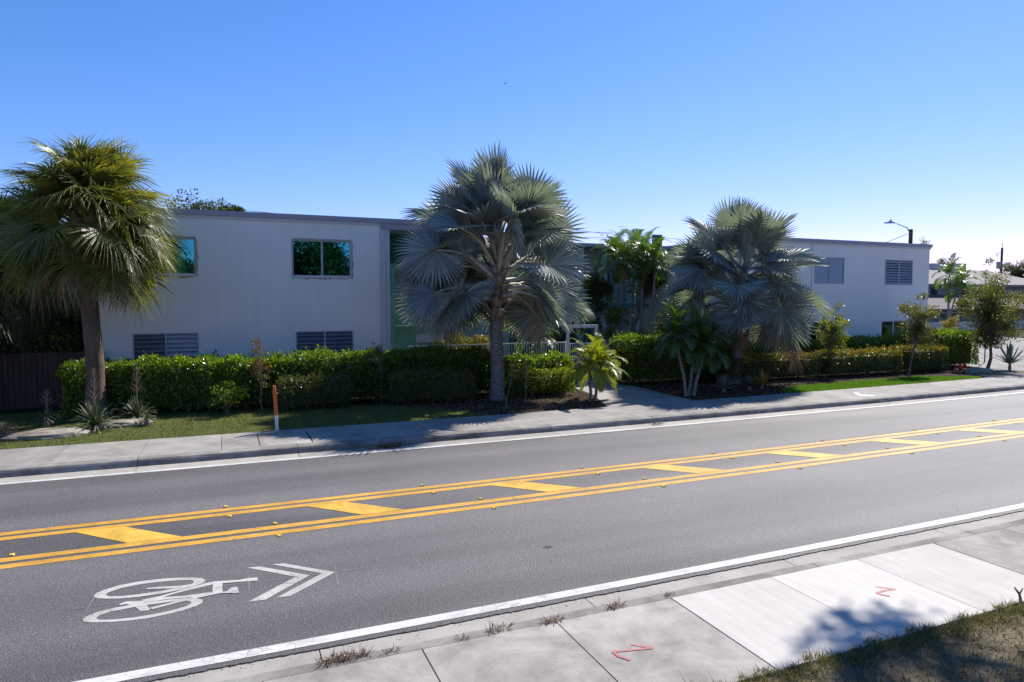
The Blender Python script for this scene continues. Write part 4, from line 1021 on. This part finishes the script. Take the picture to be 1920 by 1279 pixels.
# small clumps near the gate
yb = np.array([11.2, 19.75, .14])
feather_palm('young_palm', [((11.05, 19.75, .12), tuple(P(1106, 700, 19.6))), ((11.25, 19.8, .12), tuple(P(1124, 700, 19.8)))], 'bright yellow-green young palm with two short stems beside the garden gate', m_yelpalm, 19, 1.15, .34, 1.1, None, None, .055, 82, -35, width=.028, npair=46, shaft=.3, seed=51)
tb_ = G(1292, 742, .15)
feather_palm('three_stemmed_palm', [(tuple(tb_+[-.12, 0, -.03]), tuple(P(1271, 645, 19.9))), (tuple(tb_+[.05, .1, -.03]), tuple(P(1304, 652, 20.0))), (tuple(tb_+[.17, -.02, -.03]), tuple(P(1319, 660, 19.7)))], 'dark green small palm on three slanting pale stems in front of big hedge', m_palmg, 24, 1.2, .42, 1.15, None, None, .062, 84, -40, width=.024, npair=52, shaft=.35, seed=53)
# slender palms of the court
court = [(1168, 26.6, 496, 'slender court palm with white-flecked crown left of the balcony doors', 1.35), (1150, 28.3, 484, 'slender court palm nearest the tall silver palm', 1.3), (1206, 27.4, 486, 'slender court palm in front of the green screen', 1.4), (1228, 26.2, 500, 'slender court palm just left of the shorter silver palm', 1.35), (1190, 29.5, 476, 'slender court palm farthest back above the balcony', 1.3)]
for i, (px, Y, py, lab, L) in enumerate(court):
    c_ = P(px, py, Y)
    feather_palm('court_palm', [((c_[0]-.15, Y, .12), tuple(c_-[0, 0, .25]))], lab, m_palmg, 20, L*1.05, .46, 1.3, 'slender palms growing in the entrance court', None, .065, 80, -35, width=.026, npair=44, shaft=.55, fruit=(i % 2 == 0), seed=60+i)
for i, (px, Y, py, lab) in enumerate([(1010, 26.2, 618, 'low leafy court palm right behind the white railing'), (975, 27.0, 622, 'low court palm in front of the teal court door'), (1150, 26.6, 600, 'low bright court palm under the balcony'), (1100, 27.5, 596, 'low court palm behind the gate frame')]):
    c_ = P(px, py, Y)
    feather_palm('court_palm_bush', [((c_[0], Y, .12), tuple(c_-[0, 0, .5]))], lab, m_palmg, 12, 1.3, .4, 1.3, 'low bushy palms in the entrance court', None, .05, 80, -10, width=.05, npair=22, shaft=.3, seed=70+i)
# court shrubs
for i, (px, Y, z1, r_, lab) in enumerate([(818, 25.0+.9, 2.15, (.95, .6, .85), 'dark rounded court shrub below the white transom'), (872, 25.9, 2.3, (1.1, .7, 1.1), 'taller yellow-flecked shrub left of the silver palm trunk'), (1225, 26.3, 2.9, (1.0, .8, 1.7), 'dark leafy court shrub under the balcony end'), (1050, 27.5, 2.6, (1.1, .8, 1.2), 'court shrub behind the gate frame'), (1262, 27.0, 4.6, (1.5, 1.0, 2.2), 'tallest dark court shrub hiding the side of the right wing'), (1118, 28.6, 4.9, (.9, .8, 1.1), 'high court shrub beside the balcony, behind the tall silver palm'), (1300, 26.4, 3.4, (1.7, .9, 1.9), 'tall dark court shrub behind the three-stemmed palm'), (1360, 25.8, 3.0, (1.2, .9, 1.6), 'dark court shrub behind the shorter silver palm trunk')]):
    x = px2x(px, Y)
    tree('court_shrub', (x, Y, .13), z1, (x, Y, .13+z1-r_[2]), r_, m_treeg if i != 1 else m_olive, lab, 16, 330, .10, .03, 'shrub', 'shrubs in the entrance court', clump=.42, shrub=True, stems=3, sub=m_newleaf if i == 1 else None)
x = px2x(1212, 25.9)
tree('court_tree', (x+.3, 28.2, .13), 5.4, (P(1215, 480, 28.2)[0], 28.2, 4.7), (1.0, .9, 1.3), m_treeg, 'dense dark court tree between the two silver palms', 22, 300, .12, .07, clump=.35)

# ---------------------------------------------------------------- small shrubs, saplings, yuccas
def shrub_at(name, px, py, Y, zc, r_, mat, label, n, nl, leaf, sub=None, clump=.4, stems=3, cat='shrub'):
    x = px2x(px, Y); return tree(name, (x, Y, .13), 0, (x, Y, zc), r_, mat, label, n, nl, leaf, .018, cat, shrub=True, stems=stems, clump=clump, sub=sub)
shrub_at('cocoplum_shrub', 421, 0, 21.5, .72, (.62, .5, .46), m_hedge, 'loose pale-leaved shrub on the lawn in front of the bright hedge', 20, 90, .065, m_newleaf, .34)
def sapling(name, pxb, pyb, pxt, py_top, py_bot, w, mat, label, n=18, nl=60, leaf=.075, Y=None, tr=.022, sub=None, cat='tree', clump=.3, bark=None):
    g_ = G(pxb, pyb, .15); Y = Y or g_[1]; x0 = px2x(pxb, Y)
    a_, b_ = P(pxt, py_top, Y), P(pxt, py_bot, Y)
    return tree(name, (x0, Y, .13), 0, ((a_[0]+b_[0])/2, Y, (a_[2]+b_[2])/2), (w, w, (a_[2]-b_[2])/2), mat, label, n, nl, leaf, tr, cat, clump=clump, sub=sub, bark=bark)
sapling('rusty_sapling', 488, 771, 486, 632, 735, .36, m_rust, 'slim rusty-leaved sapling left of the marker post', 26, 42, .06, sub=m_olive, tr=.02, clump=.22)
sapling('thin_sapling', 715, 757, 711, 618, 700, .27, m_olive, 'spindly dark sapling standing before the left wing corner', 12, 26, .06, tr=.014, clump=.2)
sapling('wispy_sapling', 948, 765, 962, 655, 720, .2, m_rust, 'nearly bare brown sapling right beside the tall silver palm trunk', 7, 8, .07, Y=19.6, tr=.018, clump=.25)
sapling('wispy_sapling', 984, 752, 987, 640, 730, .2, m_olive, 'second nearly bare sapling in front of the loose low hedge', 7, 8, .08, Y=20.3, tr=.018, clump=.25)
sapling('olive_sapling', 1553, 707, 1562, 562, 665, .72, m_olive, 'young olive-green tree in front of the dark lower window', 34, 90, .085, tr=.035, sub=m_yelpalm, clump=.26)
sapling('olive_tree', 1708, 704, 1724, 542, 660, .92, m_olive, 'slim pale-trunked tree before the corner of the right wing', 44, 100, .09, tr=.035, clump=.24)
sapling('olive_tree', 1857, 692, 1866, 505, 672, 1.7, m_olive, 'largest spreading olive tree at the right edge of the photo', 84, 170, .10, tr=.075, clump=.2)
sapling('young_oak', 1905, 560, 1905, 470, 560, 2.2, m_treeg, 'dark round tree crown beyond the neighbour roof at the right edge', 30, 200, .2, Y=62, tr=.15)
u = G(178, 806, .15); yucca('yucca', (u[0], u[1], .14), .72, .045, 110, 'larger grey-green yucca with dry flower stalk at the cabbage palm foot', m_yucca, stalk=1.5, dry=10, e1=-8)
u = G(257, 790, .15); yucca('yucca', (u[0], u[1], .14), .62, .045, 95, 'paler yellowish yucca with dry flower stalk behind the pale flat rock', m_yucca, stalk=1.55, dry=14, e1=-8)
u = G(88, 800, .15); yucca('yucca', (u[0], u[1], .14), .33, .03, 46, 'small yucca on a dry brown skirt by the wooden fence', m_yucca, stalk=.75, dry=26, h=.24, e1=5)
u = G(9, 822, .15); yucca('yucca', (u[0], u[1], .14), .34, .03, 50, 'straw-coloured withered yucca at the left edge of the lawn', m_dry, dry=20)
u = G(275, 798, .15); yucca('yucca', (u[0], u[1], .14), .28, .03, 40, 'tiny pale yucca right of the pale flat rock', m_yucca, dry=10)
u = G(1357, 735, .15); yucca('bromeliad', (u[0], u[1], .14), .62, .06, 38, 'grey-green strappy rosette right of the three-stemmed palm', m_agave, 'bromeliad', e1=10)
u = G(1405, 731, .15); yucca('bromeliad', (u[0], u[1], .14), .55, .05, 44, 'pale green rosette beside the orange one', m_yucca, 'bromeliad', e1=10)
u = G(1432, 728, .15); yucca('bromeliad', (u[0], u[1]+.1, .14), .62, .05, 34, 'orange-leaved rosette left of the bright green grass strip', m_orange, 'bromeliad', e1=10)
u = G(1310, 748, .15)
u = G(1893, 694, .15); yucca('agave', (u[0], u[1], .14), 1.05, .12, 26, 'large blue-grey agave at the right end of the planting', m_agave, 'agave', e1=12, h=.3, bend=.1)
for px, py, lab in ((1800, 700, 'low red-leaved plant at the hedge end, left one'), (1808, 697, 'low red-leaved plant at the hedge end, right one')):
    u = G(px, py, .15); yucca('red_plant', (u[0], u[1], .14), .36, .07, 22, lab, m_redleaf, 'plant', e1=10)
def boulder(name, px, py, s, label, seed, zr=0):
    u = G(px, py, .15); root = None
    bpy_me = None
    n = 26; V = []; k = 14
    for i in range(k+1):
        th = PI*i/k
        for j in range(n):
            ph = 2*PI*j/n; d = np.array([[math.sin(th)*math.cos(ph), math.sin(th)*math.sin(ph), math.cos(th)]])
            r = 1+.16*wob(d*2.2, 1.4, seed)+.07*wob(d*6, 1.5, seed+3)+.02*rng.normal()
            p = d[0]*r*np.array(s); p[2] = min(p[2], s[2]*(.78+.05*wob(d*5, 1, seed)[0])); V.append(p)
    F = [(i*n+j, (i+1)*n+j, (i+1)*n+(j+1) % n, i*n+(j+1) % n) for i in range(k) for j in range(n)]
    m = MB(); m.add(V, F); o = m.build(name, m_rock, smooth=False); o.location = (u[0], u[1], .16); o.rotation_euler.z = zr; tag(o, label, 'rock'); return o
boulder('boulder', 92, 818, (.95, .42, .20), 'long low tan rock lying on the lawn at the left', 1.0, .15)
boulder('boulder', 238, 797, (.62, .34, .17), 'pale flat rock between the two large yuccas', 5.0, .1)
boulder('boulder', 1836, 699, (.9, .5, .25), 'tan rock behind the grass at the garden corner', 8.0)

# debris at the kerb and weeds in the joint
def pile(name, c, sx, sy, n, L, label, mat, cat, z):
    mb = MB(); k = n
    p = np.c_[c[0]+rng.normal(0, sx, k), c[1]+rng.normal(0, sy, k), z+rng.random(k)*.03]
    T = unit(np.c_[rng.normal(1, .5, k), rng.normal(0, .5, k), rng.random(k)*.25]); add_leaves(mb, p, unit(rnd(k)*.4+[0, 0, 1]), T, L*(.5+rng.random(k)), .12, 0, .05)
    o = mb.build(name, mat); return tag(o, label, cat)
pile('frond_debris', (3.3, 15.93), .24, .04, 110, .24, 'brown palm leaf scraps lying in the far gutter', m_litter, 'leaf debris', .006)
pile('frond_debris', (10.95, 15.9), .10, .03, 14, .18, 'single small brown leaf scrap in the far gutter', m_litter, 'leaf debris', .006)
wd = [(645, 1236, .15, 260, 'large dry weed tuft in the near kerb joint'), (735, 1222, .06, 50, 'tiny dry weed in the near kerb joint, second from left'), (865, 1199, .04, 30, 'tiny dry weed in the near kerb joint, third from left'), (932, 1182, .08, 70, 'dry weed tuft in the near kerb joint, mid photo'), (1035, 1166, .07, 80, 'upright dry weed at the slab corner by the red mark'), (1150, 1139, .07, 70, 'dry weed tuft near the first bright slab'), (1252, 1117, .05, 50, 'small dry weed beside the first bright slab')]
for px, py, s, n, lab in wd:
    u = G(px, py, .12); k = n; mb = MB()
    az = rng.random(k)*2*PI; rr = s*np.sqrt(rng.random(k)); p = np.c_[rr*np.cos(az)*1.6, rr*np.sin(az)*.35, np.zeros(k)]
    add_leaves(mb, p, unit(rnd(k)), unit(rnd(k)*[1, .7, .5]+[0, 0, .65]), .035+.07*rng.random(k)*(1.2 if s > .06 else .7), .09, 0, .05)
    o = mb.build('dry_weed', m_dry); o.location = (u[0], u[1], .118); tag(o, lab, 'weed', 'dry weeds in the near kerb joint')
# loose gravel crumbs in the gutters
def crumbs_f(n):
    x = -4+22*rng.random(n); y = np.where(rng.random(n) < .5, 15.98+rng.normal(0, .05, n), 6.87+rng.normal(0, .05, n))+curve(x); return np.stack([x, y], 1)
litter('gutter_grit', crumbs_f, 900, .02, .003, m_litter, 'scattered grit and crumbs along both gutters', 'grit')
# twig by the right edge
u = G(1914, 1128, .12); m = MB(); m.tube([(0, 0, 0), (-.03, 0, .09), (-.09, .02, .17)], [.018, .014, .008], 6); m.tube([(-.03, 0, .09), (.03, .0, .15)], [.01, .005], 5)
o = m.build('broken_twig', m_bark); o.location = (u[0], u[1], .12); tag(o, 'short broken twig sticking up beside the bright slabs at the right edge', 'twig')

# ---------------------------------------------------------------- beyond the building
hs = empty('neighbour_house', (0, 0, 0), 'low house with pale pitched roof beyond the right wing', 'house')
HY = 50.0; hx0, hx1 = P(1735, 562, HY)[0], P(2060, 562, HY)[0]
def hz_(px, py, Y): return P(px, py, Y)[2]
ze = hz_(1800, 579, HY); zr = hz_(1800, 546, HY+6); zu = 5.3; 
m = MB(); m.add([(hx0-1, HY-.8, ze), (hx1, HY-.8, ze), (hx1, HY+5.5, ze+1.55), (hx0-1, HY+5.5, ze+1.55)], [(0, 1, 2, 3)]); m.box(hx0-1, hx1, HY-.85, HY-.8, ze-.18, ze+.01)
m_roofp = simple('pink_grey_shingle', (.17, .14, .135), .9, .2, .15, 4)
m_roofl = simple('pale_shingle', (.27, .245, .225), .9, .2, .12, 3)
rfo = m.build('lower_roof', m_roofp, hs)
m = MB(); y1 = HY+5.5; m.box(hx0-2, hx1, y1, y1+8, .1, 5.35); m.build('upper_wall', simple('grey_wall', (.20, .21, .24), .8, .3, .15), hs)
m = MB(); m.add([(hx0-3, y1-.7, 5.35), (hx1, y1-.7, 5.35), (hx1, y1+8, 7.6), (hx0-3, y1+8, 7.6)], [(0, 1, 2, 3)]); m.box(hx0-3, hx1, y1-.75, y1-.7, 5.12, 5.36); m.build('upper_roof', m_roofl, hs)
m = MB(); m.box(hx0-1, hx1, HY, HY+5.4, .1, 1.1); m.build('base_wall', m_trimw, hs)
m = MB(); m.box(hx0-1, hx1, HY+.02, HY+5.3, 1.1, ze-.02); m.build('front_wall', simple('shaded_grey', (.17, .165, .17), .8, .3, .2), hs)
for pxa, pxb in ((1762, 1800), (1838, 1860), (1878, 1900)):
    a, b = P(pxa, 562, HY)[0], P(pxb, 562, HY)[0]; m = MB(); t = .07
    m.box(a, b, HY-.04, HY+.03, 1.12, 1.2); m.box(a, b, HY-.04, HY+.03, ze-.45, ze-.37); xm = (a+b)/2
    for x in (a, xm-.04, b-.08): m.box(x, x+.08, HY-.03, HY+.02, 1.2, ze-.45)
    w = m.build('window', m_trimw, hs); m = MB(); m.box(a+.05, b-.05, HY-.01, HY+.01, 1.2, ze-.45); m.build('pane', m_glassd, w)
for pxa, pxb in ((1745, 1756), (1798, 1815), (1850, 1880)):
    a, b = P(pxa, 562, y1)[0], P(pxb, 562, y1)[0]; m = MB(); m.box(a, b, y1-.05, y1-.01, 4.1, 4.9); w = m.build('window', m_darkin, hs)
for px, Y, s in ((1748, 64, 1.0), (1787, 62, 1.5)):
    x = P(px, 562, Y)[0]; z = P(px, 499, Y)[2]
    m = MB(); m.box(x-s, x+s, Y-.6, Y+.6, z-.9, z+.25); m.box(x-s-.05, x+s+.05, Y-.65, Y+.65, z+.25, z+.33); m.build('rooftop_vent', m_alum, hs)
# street lamp and utility pole
def lamp():
    Y = 40; a = P(1708, 430, Y); root = empty('street_lamp', (a[0], Y, .1), 'street lamp on a grey pole behind the right wing roof', 'street lamp')
    h = a[2]-.1; m = MB(); m.tube([(0, 0, 0), (0, 0, h)], [.17, .15], 10); m.build('pole', m_pole, root, True)
    e = P(1672, 418, Y)-np.array([a[0], Y, .1]); m = MB()
    s = np.array([-.1, 0, h-.35]); m.tube([s, s+[-.35, 0, .45], e+[.9, 0, -.12], e+[.4, 0, .0], e], [.04, .04, .035, .03, .03], 7); arm = m.build('arm', m_lampm, root, True)
    m = MB(); m.obox(e+[-.25, 0, 0], (.42, 0, .02), (0, .16, 0), (0, 0, .05)); m.obox(e+[-.15, 0, .1], (.1, 0, 0), (0, .1, 0), (0, 0, .06)); m.build('lamp_head', m_lampm, root)
    m = MB(); m.tube([e+[-.12, 0, .15], e+[-.12, 0, .30]], .05, 8); m.build('photocell', m_lampm, root)
    return a
la = lamp()
Y = 72; a = P(1879, 466, Y); root = empty('utility_pole', (a[0], Y, .1), 'utility pole with grey transformer beyond the neighbour house', 'utility pole')
m = MB(); m.tube([(0, 0, 0), (0, 0, a[2])], [.2, .16], 10); m.build('pole', m_pole, root, True)
m = MB(); m.tube([(-.6, 0, P(1870, 505, Y)[2]), (-.6, 0, P(1870, 492, Y)[2])], .38, 12); m.build('transformer', m_alum, root, True)
m = MB(); m.tube([(0, 0, a[2]-.6), (-1.3, 0, a[2]-.9)], .05, 6); m.tube([(-1.2, 0, a[2]-.9), (-1.2, 0, a[2]-1.5)], .07, 6); m.tube([(0, 0, a[2]), (.0, 0, a[2]+.8)], .05, 6); m.build('insulator_arm', m_alum, root, True)
def wire(p, q, sag, label, r=.022):
    t = np.linspace(0, 1, 24)[:, None]; pts = p*(1-t)+q*t; pts[:, 2] -= sag*4*(t*(1-t))[:, 0]
    m = MB(); m.tube(pts-p, r, 5); o = m.build('power_line', m_wire); o.location = tuple(p); tag(o, label, 'cable', 'overhead cables behind the building')
wire(P(300, 378, 60), P(1150, 436, 60), .5, 'upper thin overhead cable above the left wing roof')
wire(P(300, 385, 60), P(1150, 446, 60), .6, 'lower thin overhead cable above the left wing roof')
wire(P(1000, 422, 58), P(1380, 452, 58), .3, 'thin overhead cable between the two silver palms')
wire(P(1560, 470, 40), P(1706, 436, 40), .4, 'thin cable running up to the street lamp pole')
# trees behind
def far_tree(pxc, pyt, Y, w, h, label, mat=m_treeg, n=44, nl=220, leaf=.16, group='trees behind the building', tr=.2, clump=.28):
    a = P(pxc, pyt, Y); return tree('background_tree', (a[0], Y, .1), 0, (a[0], Y, a[2]-h/2), (w, w, h/2), mat, label, n, nl, leaf, tr, group=group, clump=clump)
far_tree(362, 360, 46, 2.3, 4.6, 'dark tree top above the left wing roof beside the cabbage palm')
far_tree(398, 374, 48, 1.9, 3.6, 'low dark tree top in the middle of the left wing roof')
far_tree(438, 378, 48, 1.2, 3.2, 'small dark tree top at the end of the left wing trees')
far_tree(1766, 481, 80, 1.9, 3.6, 'small tree top above the neighbour roof', n=14, nl=110, leaf=.22)
far_tree(1733, 434, 55, .9, 2.4, 'wispy tree top beside the street lamp', m_olive, n=8, nl=22, leaf=.14, tr=.04)
far_tree(1640, 545, 70, 3, 8, 'tree hidden behind the right wing') if False else None
for i, (px, pyt, Y, w, h, lab) in enumerate([(15, 410, 30, 3.0, 7.5, 'dense dark tree behind the wooden fence at the left edge'), (95, 470, 29, 2.2, 6, 'dark bushy tree behind the wooden fence near the house'), (-80, 430, 30, 3, 7, 'dark tree beyond the left edge of the wooden fence'), (140, 520, 28.2, 1.3, 4.8, 'lighter green bush between wooden fence and left wing')]):
    far_tree(px, pyt, Y, w, h, lab, m_treeg if i < 3 else m_hedge, n=40, nl=420, leaf=.15, group='trees behind the wooden fence')
# neighbour's ornamental palm
c_ = P(1780, 522, 40); c2 = P(1802, 530, 40.5)
feather_palm('garden_palm', [((c_[0], 40, .1), tuple(c_-[0, 0, .4])), ((c2[0]-.6, 40.4, .1), tuple(c2-[0, 0, .5])), ((c_[0]-.2, 40.2, .1), tuple(c_-[-.9, 0, 1.5]))], 'multi-stemmed palm with orange fronds before the neighbour house', m_palmg, 13, 1.9, .55, 1.3, None, None, .1, 80, -30, width=.07, npair=22, shaft=.8, fruit=True, seed=81)
x = P(1784, 562, 30)[0]
tree('border_shrub', (P(1783, 562, 30)[0], 30, .13), 0, (P(1783, 562, 30)[0], 30, 2.0), (.9, .6, .5), m_newleaf, 'small yellow-leaved bush in front of the neighbour house', 12, 120, .1, .03, 'shrub', shrub=True, stems=3)
x = P(1610, 562, 25)[0]
tree('thin_leader', (px2x(1851, 24), 24, .13), 0, (px2x(1846, 24), 24, 5.0), (.3, .3, 1.3), m_olive, 'thin leafy shoot rising left of the largest olive tree', 7, 50, .09, .03, 'tree')

# ---------------------------------------------------------------- the near side: trees that shade the verge and show in the window glass
keep_rng = rng; rng = np.random.default_rng(5)
tree('shade_tree', (18.6, 1.5, .1), 0, (18.1, 5.3, 13.9), (6.3, 6.9, 2.2), m_treeg, 'tall shade tree on the near verge outside the right edge of the photo', 70, 420, .30, .35, clump=.17)
rng = keep_rng
for i, (x, y, zt_, w) in enumerate([(-8, -13, 8.0, 4.2), (-2, -11, 7.0, 3.4), (4.5, -12, 10.5, 3.8), (8.2, -11.5, 9.6, 2.6), (12, -13, 7.4, 3.0), (17, -12, 7.8, 4), (27, -14, 7, 4), (40, -15, 8, 5), (55, -15, 8, 5), (72, -16, 8, 5), (88, -16, 8, 5)]):
    tree('roadside_tree', (x, y, .1), 0, (x, y, zt_*.55), (w, w, zt_*.45), m_treeg, 'leafy tree number %d of the row across the road, seen only in the window glass' % (i+1) if False else 'roadside tree across the road from the building, reflected in its windows', 44, 300, .34, .2, group='trees across the road', clump=.4)

# ---------------------------------------------------------------- a bird high above the tall palm
bp = P(947, 157, 90); m = MB(); m.tube([(-.16, 0, 0), (-.05, 0, .01), (.08, 0, .02), (.15, 0, .03)], [.01, .045, .04, .01], 8)
br = tag(m.build('bird', simple('dark_feathers', (.03, .03, .035), .7, .3, .2)), 'tiny dark bird flying high above the tall silver palm', 'bird'); br.location = tuple(bp)
m = MB(); 
for sg in (-1, 1): m.add([(.05, 0, .02), (-.05, 0, .02), (-.02, sg*.22, .10), (.06, sg*.22, .10), (-.06, sg*.42, .05)], [(0, 1, 2), (0, 2, 3), (3, 2, 4)])
m.build('wings', br.data.materials[0], br)

# ---------------------------------------------------------------- light
SUN = unit(np.array([.82, .47, 1.0]))
el = math.asin(SUN[2]); az = math.atan2(SUN[0], SUN[1])
w = bpy.data.worlds.new('World'); sc.world = w; w.use_nodes = True
nt = w.node_tree; bg = nt.nodes['Background']; sky = nt.nodes.new('ShaderNodeTexSky'); sky.sky_type = 'NISHITA'; sky.sun_disc = False
sky.sun_elevation = el; sky.sun_rotation = az; sky.altitude = 0; sky.air_density = 1.0; sky.dust_density = .12; sky.ozone_density = 4.0
mx = nt.nodes.new('ShaderNodeMix'); mx.data_type = 'RGBA'; mx.blend_type = 'MULTIPLY'; mx.inputs[0].default_value = 1.0
# the camera's rendering of the sky: each channel of the Sky Texture gets its own contrast
sep_ = nt.nodes.new('ShaderNodeSeparateColor'); com_ = nt.nodes.new('ShaderNodeCombineColor'); nt.links.new(sky.outputs[0], sep_.inputs[0])
for i_, g_ in enumerate((1.47, 1.0, 1.0)):
    pw_ = nt.nodes.new('ShaderNodeMath'); pw_.operation = 'POWER'; pw_.inputs[1].default_value = g_
    nt.links.new(sep_.outputs[i_], pw_.inputs[0]); nt.links.new(pw_.outputs[0], com_.inputs[i_])
nt.links.new(com_.outputs[0], mx.inputs[6]); mx.inputs[7].default_value = (.283, .55, .82, 1); nt.links.new(mx.outputs[2], bg.inputs[0]); bg.inputs[1].default_value = .115
sd = bpy.data.lights.new('sun', 'SUN'); sd.energy = 4.0; sd.angle = R(.53); sd.color = (1, .955, .88)
so = bpy.data.objects.new('sun', sd); COL.objects.link(so); so.rotation_euler = Vector(SUN).to_track_quat('Z', 'Y').to_euler(); so.location = (20, 20, 40)
sc.view_settings.view_transform = 'Standard'; sc.view_settings.look = 'None'; sc.view_settings.exposure = 0.9; sc.view_settings.gamma = 1
sc.cycles.use_denoising = True
sc.cycles.max_bounces = 8; sc.cycles.diffuse_bounces = 3; sc.cycles.glossy_bounces = 3; sc.cycles.transmission_bounces = 4
